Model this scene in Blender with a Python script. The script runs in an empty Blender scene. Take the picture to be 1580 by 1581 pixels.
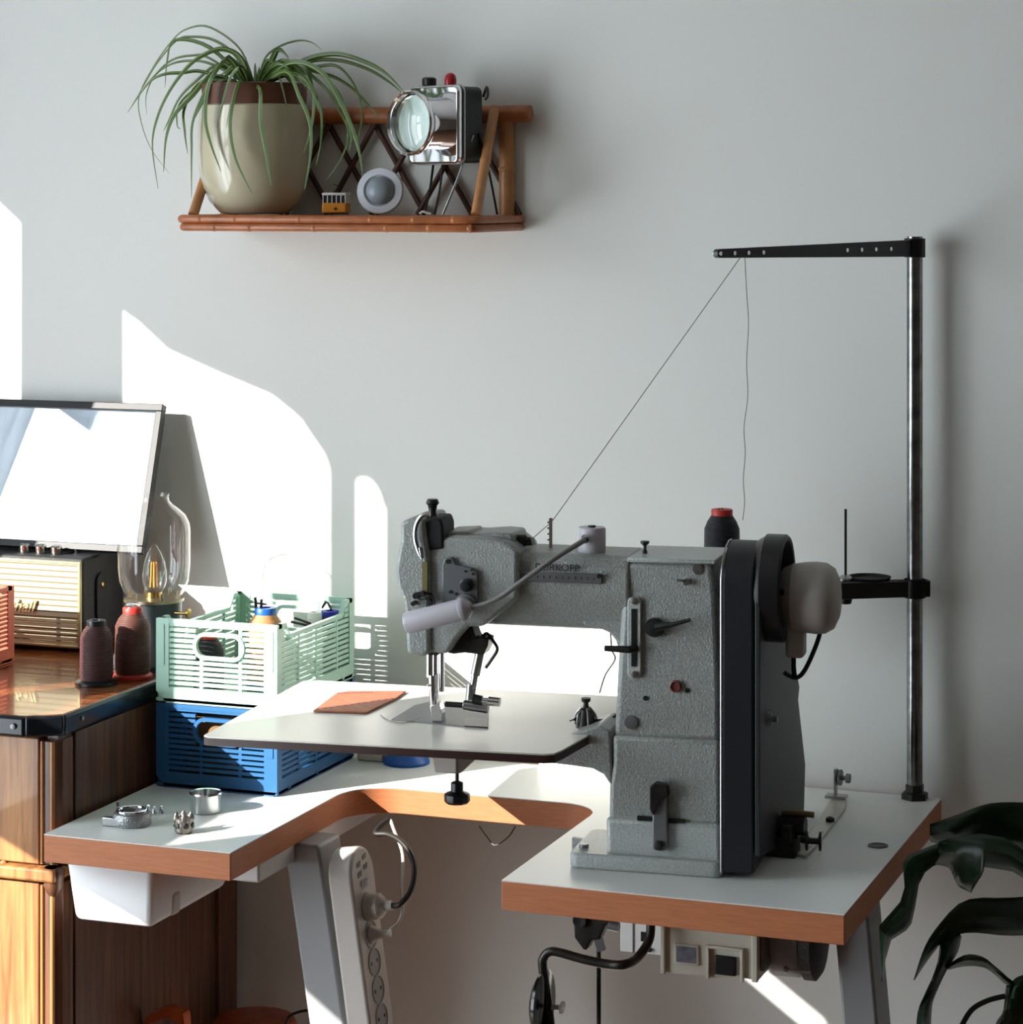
import bpy, bmesh, math, random
from mathutils import Vector, Matrix
random.seed(7)
C = bpy.context.scene.collection
S = bpy.context.scene
PI = math.pi
# ---------------------------------------------------------------- camera
TH = math.radians(20.3); FP = 3900.0; HY = 300.0; CX = 790.0
CAM = Vector((0, -3.48, 1.63))
cd = bpy.data.cameras.new('camera'); cam = bpy.data.objects.new('camera', cd); C.objects.link(cam)
cam.location = CAM; cam.rotation_euler = (PI/2, 0, TH)
cd.sensor_fit = 'HORIZONTAL'; cd.sensor_width = 36; cd.lens = 36*FP/1580; cd.shift_y = -(790.5-HY)/1580
cd.clip_start = 0.05
S.camera = cam
# ---------------------------------------------------------------- light
SUN = Vector((0.80, 1.0, -0.56))            # direction the sunlight travels
w = bpy.data.worlds.new('sky'); S.world = w; w.use_nodes = True
wn = w.node_tree; bg = wn.nodes['Background']
bg.inputs[0].default_value = (0.86, 0.95, 1.0, 1); bg.inputs[1].default_value = 8.6
sd = bpy.data.lights.new('sun', 'SUN'); sd.energy = 14; sd.angle = math.radians(0.2); sd.color = (1, 0.95, 0.87)
so = bpy.data.objects.new('sun', sd); C.objects.link(so)
so.rotation_euler = SUN.to_track_quat('-Z', 'Y').to_euler(); so.location = (-5, -6, 5)
pl = bpy.data.lights.new('window_portal', 'AREA'); pl.shape = 'RECTANGLE'; pl.size = 2.4; pl.size_y = 2.7
pl.cycles.is_portal = True
po = bpy.data.objects.new('window_portal', pl); C.objects.link(po)
po.location = (-3.08, -1.86, 1.5); po.rotation_euler = (0, -PI/2, 0)
po.rotation_euler = Vector((1, 0, 0)).to_track_quat('-Z', 'Z').to_euler()
S.view_settings.view_transform = 'Standard'; S.view_settings.look = 'None'
S.view_settings.gamma = 1; S.view_settings.exposure = 0.12; S.view_settings.use_curve_mapping = False

# ---------------------------------------------------------------- helpers
Fv = Vector((-math.sin(TH), math.cos(TH), 0)); Rv = Vector((math.cos(TH), math.sin(TH), 0)); UP = Vector((0, 0, 1))
def at(px, py, x=None, y=None, z=None, d=None):
    v = Fv + Rv*((px-CX)/FP) - UP*((py-HY)/FP)
    if x is not None: k = (x-CAM.x)/v.x
    elif y is not None: k = (y-CAM.y)/v.y
    elif z is not None: k = (z-CAM.z)/v.z
    else: k = d
    return CAM + v*k
def lin(r, g, b):
    f = lambda c: (c/255/12.92) if c <= 10 else (((c/255)+0.055)/1.055)**2.4
    return (f(r), f(g), f(b), 1)
MATS = {}
def mat(name, col, rough=0.5, metal=0.0, bump=0.0, bscale=200, var=0.0, vscale=20, col2=None, stretch=None, spec=0.5, trans=0.0, coat=0.0, ior=1.45, alpha=None):
    if name in MATS: return MATS[name]
    m = bpy.data.materials.new(name); m.use_nodes = True; MATS[name] = m
    nt = m.node_tree; n = nt.nodes; L = nt.links; b = n['Principled BSDF']
    c = lin(*col)
    b.inputs['Base Color'].default_value = c; b.inputs['Roughness'].default_value = rough
    b.inputs['Metallic'].default_value = metal; b.inputs['Specular IOR Level'].default_value = spec
    b.inputs['Transmission Weight'].default_value = trans; b.inputs['Coat Weight'].default_value = coat
    b.inputs['IOR'].default_value = ior
    tc = n.new('ShaderNodeTexCoord'); mp = n.new('ShaderNodeMapping'); L.new(tc.outputs['Object'], mp.inputs[0])
    if stretch: mp.inputs['Scale'].default_value = stretch
    if var > 0 or col2:
        nz = n.new('ShaderNodeTexNoise'); nz.inputs['Scale'].default_value = vscale; nz.inputs['Detail'].default_value = 6
        L.new(mp.outputs[0], nz.inputs['Vector'])
        mr = n.new('ShaderNodeMapRange'); mr.inputs[1].default_value = 0.35; mr.inputs[2].default_value = 0.65
        L.new(nz.outputs['Fac'], mr.inputs[0])
        mx = n.new('ShaderNodeMix'); mx.data_type = 'RGBA'
        c2 = lin(*col2) if col2 else tuple(min(1, k*(1-var)) for k in c[:3])+(1,)
        mx.inputs[6].default_value = c; mx.inputs[7].default_value = c2
        L.new(mr.outputs[0], mx.inputs[0]); L.new(mx.outputs[2], b.inputs['Base Color'])
    if bump > 0:
        nb = n.new('ShaderNodeTexNoise'); nb.inputs['Scale'].default_value = bscale; nb.inputs['Detail'].default_value = 3
        L.new(mp.outputs[0], nb.inputs['Vector'])
        bp = n.new('ShaderNodeBump'); bp.inputs['Strength'].default_value = bump; bp.inputs['Distance'].default_value = 0.002
        L.new(nb.outputs['Fac'], bp.inputs['Height']); L.new(bp.outputs[0], b.inputs['Normal'])
    return m
WM = {}                                             # world matrix of each thing / part
def tag(o, label=None, cat=None, group=None, kind=None):
    if label: o['label'] = label
    if cat: o['category'] = cat
    if group: o['group'] = group
    if kind: o['kind'] = kind
    return o
def thing(name, label, cat, loc=(0, 0, 0), rotz=0, group=None):
    o = bpy.data.objects.new(name, None); C.objects.link(o); o.empty_display_size = 0.05
    o.location = loc; o.rotation_euler = (0, 0, rotz)
    WM[o.name] = Matrix.Translation(Vector(loc)) @ Matrix.Rotation(rotz, 4, 'Z')
    return tag(o, label, cat, group)
def obj(name, bm, m, parent=None, bevel=0, seg=2, local=False, smooth=True, label=None, sub=0, kind=None):
    """link a bmesh (world coordinates unless local=True) as one object under parent"""
    me = bpy.data.meshes.new(name)
    M = WM[parent.name] if parent else Matrix.Identity(4)
    if not local:
        bm.transform(M.inverted())
    bmesh.ops.remove_doubles(bm, verts=bm.verts, dist=1e-6)
    bmesh.ops.recalc_face_normals(bm, faces=bm.faces)
    bm.to_mesh(me); bm.free()
    o = bpy.data.objects.new(name, me); C.objects.link(o)
    for k in (m if isinstance(m, (list, tuple)) else [m]): me.materials.append(k)
    if smooth:
        me.shade_smooth(); me.set_sharp_from_angle(angle=math.radians(38))
    if bevel:
        b = o.modifiers.new('bevel', 'BEVEL'); b.width = bevel; b.segments = seg; b.limit_method = 'ANGLE'; b.angle_limit = math.radians(35)
        b.harden_normals = False
    if sub:
        s = o.modifiers.new('sub', 'SUBSURF'); s.levels = sub; s.render_levels = sub
    if parent: o.parent = parent
    WM[o.name] = M
    if label: o['label'] = label
    if kind: o['kind'] = kind
    return o
def split(name, bm, m, parent=None, **k):
    """each loose island of the bmesh becomes an object of its own, all named alike"""
    bm.verts.index_update(); bm.verts.ensure_lookup_table(); seen = {}; groups = []
    for v in bm.verts:
        if v.index in seen: continue
        g = []; st = [v]; seen[v.index] = 1
        while st:
            q = st.pop(); g.append(q)
            for e in q.link_edges:
                o = e.other_vert(q)
                if o.index not in seen: seen[o.index] = 1; st.append(o)
        groups.append(g)
    out = []
    for g in groups:
        nb = bmesh.new(); mp = {v.index: nb.verts.new(v.co) for v in g}
        fs = set(f for v in g for f in v.link_faces)
        for f in fs:
            try: nb.faces.new([mp[v.index] for v in f.verts])
            except ValueError: pass
        out.append(obj(name, nb, m, parent, **k))
    bm.free(); return out
def B(): return bmesh.new()
def V(*a): return Vector(a)
def ext(bm, pts, vec, mi=0):
    vec = Vector(vec)
    a = [bm.verts.new(Vector(p)) for p in pts]; b = [bm.verts.new(Vector(p)+vec) for p in pts]
    n = len(pts); fs = [bm.faces.new(a[::-1]), bm.faces.new(b)]
    for i in range(n): fs.append(bm.faces.new((a[i], a[(i+1) % n], b[(i+1) % n], b[i])))
    for f in fs: f.material_index = mi
    return fs
def box(bm, x0, x1, y0, y1, z0, z1, rot=None, mi=0):
    ps = [(x0, y0, z0), (x1, y0, z0), (x1, y1, z0), (x0, y1, z0)]
    s = len(bm.verts); ext(bm, ps, (0, 0, z1-z0), mi)
    if rot is not None:
        bm.verts.ensure_lookup_table()
        for v in bm.verts[s:]: v.co = rot @ v.co
def frame_of(axis):
    a = Vector(axis).normalized(); t = Vector((0, 0, 1)) if abs(a.z) < 0.9 else Vector((1, 0, 0))
    u = a.cross(t).normalized(); return a, u, a.cross(u).normalized()
def lathe(bm, prof, org, axis=(0, 0, 1), n=32, mi=0):
    """prof: list of (radius, height along axis)"""
    a, u, v = frame_of(axis); org = Vector(org); rings = []
    for r, h in prof:
        if r < 1e-6: rings.append([bm.verts.new(org+a*h)])
        else: rings.append([bm.verts.new(org+a*h+u*(r*math.cos(2*PI*k/n))+v*(r*math.sin(2*PI*k/n))) for k in range(n)])
    for i in range(len(rings)-1):
        p, q = rings[i], rings[i+1]
        for k in range(n):
            k2 = (k+1) % n
            if len(p) == 1 and len(q) == 1: continue
            if len(p) == 1: f = (p[0], q[k], q[k2])
            elif len(q) == 1: f = (p[k], p[k2], q[0])
            else: f = (p[k], p[k2], q[k2], q[k])
            bm.faces.new(f).material_index = mi
    if len(rings[0]) > 1: bm.faces.new(rings[0]).material_index = mi
    if len(rings[-1]) > 1: bm.faces.new(rings[-1]).material_index = mi
def cyl(bm, p, q, r, n=20, r2=None, mi=0):
    p = Vector(p); q = Vector(q); L = (q-p).length
    lathe(bm, [(r, 0), (r if r2 is None else r2, L)], p, q-p, n, mi)
def smoothpath(pts, k=6):
    pts = [Vector(p) for p in pts]; out = []
    n = len(pts)
    for i in range(n-1):
        p0 = pts[max(i-1, 0)]; p1 = pts[i]; p2 = pts[i+1]; p3 = pts[min(i+2, n-1)]
        for j in range(k):
            t = j/k
            out.append(0.5*((2*p1)+(p2-p0)*t+(2*p0-5*p1+4*p2-p3)*t*t+(3*p1-p0-3*p2+p3)*t**3))
    out.append(pts[-1]); return out
def tube(bm, pts, r, n=10, k=0, mi=0):
    if k: pts = smoothpath(pts, k)
    pts = [Vector(p) for p in pts]; m = len(pts); rings = []
    t0 = (pts[1]-pts[0]).normalized(); a, u, v = frame_of(t0)
    for i, p in enumerate(pts):
        t = (pts[min(i+1, m-1)]-pts[max(i-1, 0)]).normalized()
        u = (u-t*u.dot(t)).normalized(); vv = t.cross(u)
        rr = r[min(len(r)-1, round(i*(len(r)-1)/(m-1)))] if isinstance(r, (list, tuple)) else r
        rings.append([bm.verts.new(p+u*(rr*math.cos(2*PI*j/n))+vv*(rr*math.sin(2*PI*j/n))) for j in range(n)])
    for i in range(m-1):
        for j in range(n):
            bm.faces.new((rings[i][j], rings[i][(j+1) % n], rings[i+1][(j+1) % n], rings[i+1][j])).material_index = mi
    bm.faces.new(rings[0][::-1]).material_index = mi; bm.faces.new(rings[-1]).material_index = mi
def rrect(cx, cy, w, h, r, k=5):
    out = []
    for (sx, sy, a0) in ((1, 1, 0), (-1, 1, PI/2), (-1, -1, PI), (1, -1, 1.5*PI)):
        for j in range(k+1):
            a = a0+PI/2*j/k; out.append((cx+sx*(w/2-r)+r*math.cos(a), cy+sy*(h/2-r)+r*math.sin(a)))
    return out
def ribbon(bm, pts, widths, side=None, fold=0.25, thick=0.0, mi=0, k=6):
    """a strap or leaf of 4 quads across, following pts, with uv.x across its width"""
    uvl = bm.loops.layers.uv.verify()
    P = smoothpath(pts, k); m = len(P); rows = []
    for i, p in enumerate(P):
        t = (P[min(i+1, m-1)]-P[max(i-1, 0)]).normalized()
        if side == 'leaf': sd_ = t.cross(Vector((0, 1, 0)))*0.85+Vector((0, -0.5, 0))
        else: sd_ = Vector(side) if side is not None else t.cross(Vector((0, 0, 1)))
        if sd_.length < 1e-4: sd_ = Vector((1, 0, 0))
        s = (sd_-t*sd_.dot(t))
        if s.length < 1e-4: s = Vector((0, 0, 1)).cross(t)
        s.normalize(); nn = s.cross(t).normalized()
        f = i/(m-1)*(len(widths)-1); a = int(min(f, len(widths)-2)); wd = widths[a]*(1-(f-a))+widths[a+1]*(f-a)
        rows.append([bm.verts.new(p+s*(wd*(j/4-0.5))+nn*(fold*wd*(abs(j-2)/2))) for j in range(5)])
    for i in range(m-1):
        for j in range(4):
            f = bm.faces.new((rows[i][j], rows[i][j+1], rows[i+1][j+1], rows[i+1][j])); f.material_index = mi
            for l, (a, b) in zip(f.loops, ((j, i), (j+1, i), (j+1, i+1), (j, i+1))): l[uvl].uv = (a/4, b/(m-1))

# ---------------------------------------------------------------- materials
plaster = mat('wall_plaster', (228, 228, 224), 0.85, bump=0.08, bscale=120, spec=0.2)
taupe = mat('taupe_wall_paint', (112, 100, 90), 0.9)
ceilp = mat('ceiling_paint', (190, 186, 180), 0.9)
white_lam = mat('white_laminate', (226, 229, 226), 0.34, bump=0.02, bscale=600)
beech = mat('beech_edge', (190, 118, 78), 0.5, var=0.16, vscale=60, stretch=(0.6, 0.6, 8), bump=0.05, bscale=90)
steel_grey = mat('grey_powder_coat', (150, 152, 155), 0.45, bump=0.05, bscale=400)
steel_white = mat('white_painted_steel', (214, 214, 214), 0.4)
chrome = mat('chrome', (235, 235, 238), 0.07, 1.0)
steel = mat('brushed_steel', (165, 165, 165), 0.3, 1.0, bump=0.05, bscale=300)
darksteel = mat('dark_steel', (66, 64, 62), 0.4, 0.85, bump=0.1, bscale=200, var=0.3, vscale=80)
black = mat('black_plastic', (22, 22, 24), 0.4)
blackmatte = mat('black_matte', (26, 27, 30), 0.65, bump=0.04, bscale=200)
hammer = mat('hammered_grey_paint', (160, 164, 161), 0.38, 0.12, bump=0.55, bscale=420, var=0.22, vscale=330)
hammerl = mat('light_hammered_paint', (182, 187, 185), 0.38, 0.1, bump=0.5, bscale=420, var=0.18, vscale=330)
smoothgrey = mat('smooth_grey_metal', (120, 121, 124), 0.35, 0.5)
platetop = mat('cream_plate_laminate', (226, 222, 212), 0.3)
plateedge = mat('dark_plate_edge', (62, 40, 36), 0.5)
whiteplastic = mat('white_plastic', (215, 215, 212), 0.4)
greywhite = mat('warm_white_plastic', (196, 190, 184), 0.45)
lilac = mat('lilac_grey_plastic', (188, 184, 192), 0.35)
cream = mat('cream_plastic', (206, 202, 188), 0.45)
bamboo = mat('bamboo', (176, 104, 62), 0.35, var=0.25, vscale=60, bump=0.05, bscale=120)
bamboodark = mat('dark_rattan', (84, 50, 38), 0.5, var=0.3, vscale=60)
bambool = mat('light_bamboo', (190, 132, 84), 0.4, var=0.2, vscale=50)
def thin_glass(name, refl=1.0, tint=(1, 1, 1, 1), ior=1.5, rough=0.02):
    """thin pane: clear transmission plus a Schlick reflection on either side"""
    m = bpy.data.materials.new(name); m.use_nodes = True; nt = m.node_tree; nt.nodes.clear(); n = nt.nodes; L = nt.links
    o = n.new('ShaderNodeOutputMaterial'); t = n.new('ShaderNodeBsdfTransparent'); g = n.new('ShaderNodeBsdfGlossy'); x = n.new('ShaderNodeMixShader'); f = n.new('ShaderNodeLayerWeight')
    t.inputs[0].default_value = tint; g.inputs['Roughness'].default_value = rough; f.inputs[0].default_value = 0.5
    r0 = ((ior-1)/(ior+1))**2
    pw = n.new('ShaderNodeMath'); pw.operation = 'POWER'; pw.inputs[1].default_value = 5; L.new(f.outputs['Facing'], pw.inputs[0])
    mu = n.new('ShaderNodeMath'); mu.operation = 'MULTIPLY_ADD'; mu.inputs[1].default_value = (1-r0)*refl; mu.inputs[2].default_value = r0*refl; mu.use_clamp = True
    L.new(pw.outputs[0], mu.inputs[0]); L.new(mu.outputs[0], x.inputs[0]); L.new(t.outputs[0], x.inputs[1]); L.new(g.outputs[0], x.inputs[2]); L.new(x.outputs[0], o.inputs[0])
    return m
glassm = thin_glass('clear_glass', 1.5)
brass = mat('brass', (190, 160, 95), 0.25, 1.0)
filament = mat('amber_filament', (225, 160, 70), 0.4)
leather = mat('tan_leather', (188, 116, 84), 0.6, bump=0.3, bscale=300, var=0.2, vscale=90)
def wood_mat(name, c1, c2, sc, rough=0.35, rot=False):
    m = mat(name, c1, rough, coat=0.25)
    nt = m.node_tree; n = nt.nodes; L = nt.links; b = n['Principled BSDF']
    tc = n.new('ShaderNodeTexCoord'); mp = n.new('ShaderNodeMapping'); mp.inputs['Scale'].default_value = sc
    L.new(tc.outputs['Object'], mp.inputs[0])
    nz = n.new('ShaderNodeTexNoise'); nz.inputs['Scale'].default_value = 3; nz.inputs['Detail'].default_value = 8; nz.inputs['Distortion'].default_value = 0.6
    L.new(mp.outputs[0], nz.inputs['Vector'])
    rp = n.new('ShaderNodeValToRGB'); rp.color_ramp.elements[0].position = 0.34; rp.color_ramp.elements[1].position = 0.66
    rp.color_ramp.elements[0].color = lin(*c2); rp.color_ramp.elements[1].color = lin(*c1)
    L.new(nz.outputs['Fac'], rp.inputs[0]); L.new(rp.outputs[0], b.inputs['Base Color'])
    bp = n.new('ShaderNodeBump'); bp.inputs['Strength'].default_value = 0.15; bp.inputs['Distance'].default_value = 0.002
    L.new(nz.outputs['Fac'], bp.inputs['Height']); L.new(bp.outputs[0], b.inputs['Normal'])
    return m
oak = wood_mat('oak_veneer', (178, 124, 72), (124, 78, 42), (34, 34, 2.0), 0.45)
oaktop = wood_mat('oak_top', (150, 92, 52), (92, 50, 28), (2, 26, 26), 0.2)
walnut = wood_mat('dark_wood', (112, 70, 44), (70, 42, 28), (30, 30, 1.8), 0.5)
orangewood = wood_mat('orange_wood', (190, 92, 48), (150, 66, 36), (8, 8, 2))

# ---------------------------------------------------------------- the room
def struct(name, bm, m, **k):
    o = obj(name, bm, m, smooth=False, **k); o['kind'] = 'structure'; return o
H = 2.9; XL, XR, YB = -3.0, 1.7, -4.8
b = B(); box(b, XL-0.15, XR+0.15, 0, 0.15, 0, H); struct('wall_back', b, plaster)
b = B(); box(b, XR, XR+0.15, YB, 0, 0, H); struct('wall_right', b, taupe)
b = B(); box(b, XL-0.15, XR+0.15, YB-0.15, YB, 0, H); struct('wall_front', b, taupe)
b = B(); box(b, XL-0.15, XR+0.15, YB-0.15, 0.15, H, H+0.12); struct('ceiling', b, ceilp)
floorm = wood_mat('floor_boards', (110, 78, 55), (80, 54, 38), (12, 1.2, 12), 0.4)
b = B(); box(b, XL-0.15, XR+0.15, YB-0.15, 0.15, -0.1, 0); fl = struct('floor', b, floorm)
b = B()
WY0, WY1, WZ0, WZ1 = -3.0, -0.72, 0.2, 2.75
box(b, XL-0.15, XL, YB, WY0, 0, H); box(b, XL-0.15, XL, WY1, 0, 0, H)
box(b, XL-0.15, XL, WY0, WY1, 0, WZ0); box(b, XL-0.15, XL, WY0, WY1, WZ1, H)
struct('wall_left', b, plaster)
def wl(xw, X): return -(xw-X)/SUN.x       # wall x -> y on the plane x = X, along the sun
frm = mat('window_frame_paint', (232, 232, 228), 0.4)
b = B()
box(b, -3.1, -3.04, WY0, WY1, WZ0, WZ0+0.05); box(b, -3.1, -3.04, WY0, WY1, WZ1-0.05, WZ1)
for y in (WY0+0.03, WY1-0.03): box(b, -3.1, -3.04, y-0.03, y+0.03, WZ0, WZ1)
ya = wl(-1.561, -3.05); yb_ = wl(-1.535, -3.05); box(b, -3.07, -3.05, yb_, ya, WZ0, WZ1)
struct('window_1', b, frm)
b = B(); box(b, XL+0.0, XR, -0.012, 0, 0, 0.09); struct('baseboard_back', b, frm)
# sheer curtains and an added pleated blind, shaped to throw the sun patches
sheer = bpy.data.materials.new('sheer_curtain'); sheer.use_nodes = True
nt = sheer.node_tree; nt.nodes.clear()
o_ = nt.nodes.new('ShaderNodeOutputMaterial'); d_ = nt.nodes.new('ShaderNodeBsdfDiffuse'); t_ = nt.nodes.new('ShaderNodeBsdfTranslucent'); m_ = nt.nodes.new('ShaderNodeMixShader')
d_.inputs[0].default_value = (0.8, 0.82, 0.85, 1); t_.inputs[0].default_value = (0.75, 0.8, 0.85, 1); m_.inputs[0].default_value = 0.5
nt.links.new(d_.outputs[0], m_.inputs[1]); nt.links.new(t_.outputs[0], m_.inputs[2]); nt.links.new(m_.outputs[0], o_.inputs[0])
def curtain(y0, y1, z0, z1, label, X=-2.94, amp=0.02, lower=None, freq=60):
    b = B(); n = max(8, int(abs(y1-y0)*80)); rows = []
    for i in range(n+1):
        y = y0+(y1-y0)*i/n; x = X+amp*math.sin(y*freq)
        zl = lower(y) if lower else z0
        rows.append((b.verts.new((x, y, zl)), b.verts.new((x, y, z1))))
    for i in range(n): b.faces.new((rows[i][0], rows[i+1][0], rows[i+1][1], rows[i][1]))
    o = obj('curtain', b, sheer); tag(o, label, 'curtain')
    s = o.modifiers.new('solid', 'SOLIDIFY'); s.thickness = 0.0015
    return o
CXp = -2.94
curtain(wl(-1.931, CXp), wl(-2.106, CXp), 0.03, 2.73, 'white sheer curtain gathered between the two window bays nearest the wall', amp=0.010, freq=110)
curtain(-0.66, -0.98, 0.03, 2.73, 'white sheer curtain bunched at the end of the window next to the wall', amp=0.010, freq=110)
curtain(-3.12, -2.66, 0.03, 2.73, 'white sheer curtain bunched at the end of the window behind the camera', amp=0.012)
curtain(wl(-1.486, CXp), wl(-1.40, CXp), 0.03, 2.73, 'narrow white sheer curtain strip hanging mid window', amp=0.004)
# lower edge of the blind: shaped to cast the light edge on the wall
EDGE = [(-2.20, 290), (-2.155, 312), (-2.108, 350), (-1.9327, 480), (-1.905, 497), (-1.8534, 540), (-1.76, 578), (-1.6763, 610), (-1.63, 645), (-1.5898, 700), (-1.5609, 775), (-1.5330, 738), (-1.515, 738), (-1.50, 755), (-1.487, 800)]
slope = -SUN.z; BX = CXp-0.03
def edge_z(y):
    t = -y; xw = BX+SUN.x*t
    if xw < EDGE[0][0]: xw_ = EDGE[0][0]; dd = 3.48*math.cos(TH)-xw_*math.sin(TH); return 1.63-(EDGE[0][1]-HY)/FP*dd+slope*(xw_-BX)/SUN.x
    for (xa, ra), (xb, rb) in zip(EDGE, EDGE[1:]):
        if xa <= xw <= xb:
            r = ra+(rb-ra)*(xw-xa)/(xb-xa); dd = 3.48*math.cos(TH)-xw*math.sin(TH)
            return 1.63-(r-HY)/FP*dd+slope*t
    if y > -2.45: return 2.20+(2.32-2.20)*(-1.85-y)/0.6
    if y > -2.53: return 2.30-(-2.45-y)/0.08*0.32
    return 1.975
b = B(); n = 300; rows = []
for i in range(n+1):
    y = -0.66-(3.1-0.66)*i/n
    wv = 0.010*math.sin(y*31)+0.006*math.sin(y*83+1)
    rows.append((b.verts.new((BX, y, edge_z(y))), b.verts.new((BX+wv*0.4, y, edge_z(y)+0.08)), b.verts.new((BX+wv*2-0.022, y, 2.77))))
for i in range(n):
    for j in (0, 1): b.faces.new((rows[i][j], rows[i+1][j], rows[i+1][j+1], rows[i][j+1]))
o = obj('light_edge_blind', b, sheer); tag(o, 'added white translucent blind at the window top, shaped to throw the light edge', 'blind')
s_ = o.modifiers.new('solid', 'SOLIDIFY'); s_.thickness = 0.0015
b = B(); ext(b, [(-3.04, -2.03, 1.625), (-3.04, -2.25, 1.668), (-3.04, -2.39, 1.70), (-3.04, -2.95, 1.70), (-3.04, -2.95, 1.985), (-3.04, -2.53, 1.985), (-3.04, -2.50, 1.85), (-3.04, -2.03, 1.84)], (0.012, 0, 0))  # added unseen bar, shaped to keep sun off the table leaf and bin
o = struct('sun_block_bar', b, frm)

# ---------------------------------------------------------------- sewing table
TX0, TX1, TY0, TY1, TZ = -1.706, -0.65, -0.617, -0.02, 0.80
CXL, CXR, CYB = -1.437, -1.072, -0.222
def arc(cx, cy, r, a0, a1, k=8): return [(cx+r*math.cos(a0+(a1-a0)*j/k), cy+r*math.sin(a0+(a1-a0)*j/k)) for j in range(k+1)]
out = [(TX0, TY0), (CXL, TY0)] + arc(CXL+0.07, CYB-0.07, 0.07, PI, PI/2) + arc(CXR-0.055, CYB-0.055, 0.055, PI/2, 0) + [(CXR, TY0), (TX1, TY0), (TX1, TY1), (TX0, TY1)]
table = thing('sewing_table', 'white-topped sewing table with orange beech edge and U-shaped cutout, against the wall', 'table', (-1.18, -0.3, 0))
b = B(); ext(b, [(x, y, TZ-0.036) for x, y in out], (0, 0, 0.0348)); obj('edge_band', b, beech, table, bevel=0.001)
b = B(); ext(b, [(x, y, TZ-0.0012) for x, y in out], (0, 0, 0.0012)); obj('tabletop', b, white_lam, table)
b = B(); p = at(1356, 1306, z=TZ); lathe(b, [(0.013, 0), (0.013, 0.0012), (0.009, 0.0014), (0.008, 0.0006)], p); obj('grommet', b, darksteel, table)
# frame under the top
b = B(); zt = TZ-0.036
box(b, CXL-0.055, CXL-0.004, TY0+0.09, TY1-0.05, zt-0.026, zt); obj('side_rail', b, steel_white, table, bevel=0.003)
b = B(); box(b, CXL-0.05, TX1-0.05, -0.075, -0.045, zt-0.024, zt); obj('cross_rail', b, steel_grey, table, bevel=0.003)
def leg(px0, px1, row, y, depth, lean, name='leg'):
    b = B(); a = at(px0, row, y=y); c = at(px1, row, y=y); L = zt-0.02
    top = [(a.x, y, zt), (c.x, y, zt), (c.x, y+depth, zt), (a.x, y+depth, zt)]
    ext(b, top, (lean*L, 0, -L)); return b
obj('leg', leg(437, 492, 1300, -0.42, 0.07, 0.16), steel_grey, table, bevel=0.004)
obj('leg', leg(1282, 1336, 1440, -0.35, 0.075, 0.09), steel_grey, table, bevel=0.004)
b = B(); box(b, -1.32, -1.22, -0.62, -0.02, 0, 0.025); obj('foot', b, steel_grey, table, bevel=0.003)
b = B(); box(b, -0.68, -0.59, -0.62, -0.02, 0, 0.025); obj('foot', b, steel_grey, table, bevel=0.003)
# white bin under the left leaf
tray = thing('storage_tray', 'white plastic tray bin hanging under the left leaf of the table', 'bin', (-1.6, -0.5, 0.76))
yf = -0.565
P0 = at(107, 1338, y=yf); P1 = at(236, 1352, y=yf); P2 = at(233, 1428, y=yf); P3 = at(119, 1418, y=yf)
zb = (P2.z+P3.z)/2; x0, x1 = P0.x, P1.x; xb0, xb1 = P3.x, P2.x; zt2 = zt-0.004
b = B()
yk = -0.28
vs = [b.verts.new(q) for q in [(x0, yf-0.004, zt2), (x1, yf-0.004, zt2), (x1, yk, zt2), (x0, yk, zt2), (xb0, yf, zb), (xb1, yf, zb), (xb1, yk-0.08, zb), (xb0, yk-0.08, zb)]]
for q in ((0, 1, 5, 4), (1, 2, 6, 5), (2, 3, 7, 6), (3, 0, 4, 7), (4, 5, 6, 7)): b.faces.new([vs[i] for i in q])
o = obj('body', b, mat('bin_plastic', (232, 234, 236), 0.45), tray, bevel=0.006, seg=3); s_ = o.modifiers.new('solid', 'SOLIDIFY'); s_.thickness = -0.003
b = B(); box(b, x0-0.02, x1+0.004, yf-0.012, yf-0.002, zt2-0.006, zt2+0.001); obj('rim', b, MATS['bin_plastic'], tray, bevel=0.0015)
b = B(); box(b, xb1-0.02, x1+0.003, yf+0.05, yf+0.075, zb-0.002, zb+0.03); obj('notch', b, greywhite, tray, bevel=0.006)

# ---------------------------------------------------------------- machine coordinates
MA = math.radians(5.2); MO = Vector((-0.8246, -0.5198, 0.80))
Mu = Vector((math.cos(MA), math.sin(MA), 0)); Mv = Vector((-math.sin(MA), math.cos(MA), 0))
def ml(px, py, v):
    """pixel -> machine local point (u, v, z) on the plane v"""
    r = at(px, py, d=1.0)-CAM; q = CAM-MO
    k = (v-q.dot(Mv))/r.dot(Mv); p = q+r*k
    return Vector((p.dot(Mu), v, p.z))
def mz(px, py, u):
    r = at(px, py, d=1.0)-CAM; q = CAM-MO
    k = (u-q.dot(Mu))/r.dot(Mu); p = q+r*k
    return Vector((u, p.dot(Mv), p.z))
def W(p): return MO+Mu*p[0]+Mv*p[1]+UP*p[2]
mach = thing('sewing_machine', 'grey hammered-paint cylinder-arm industrial sewing machine on the white table', 'sewing machine', MO, MA)
def mo(name, b, m, **k): return obj(name, b, m, k.pop('parent', mach), local=True, **k)
def ms(name, b, m, **k): b.verts.index_update(); return split(name, b, m, k.pop('parent', mach), local=True, **k)
def prof(b, pix, v0, v1, mi=0):
    ps = [ml(x, y, v0) for x, y in pix]; ext(b, ps, (0, v1-v0, 0), mi)
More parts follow.
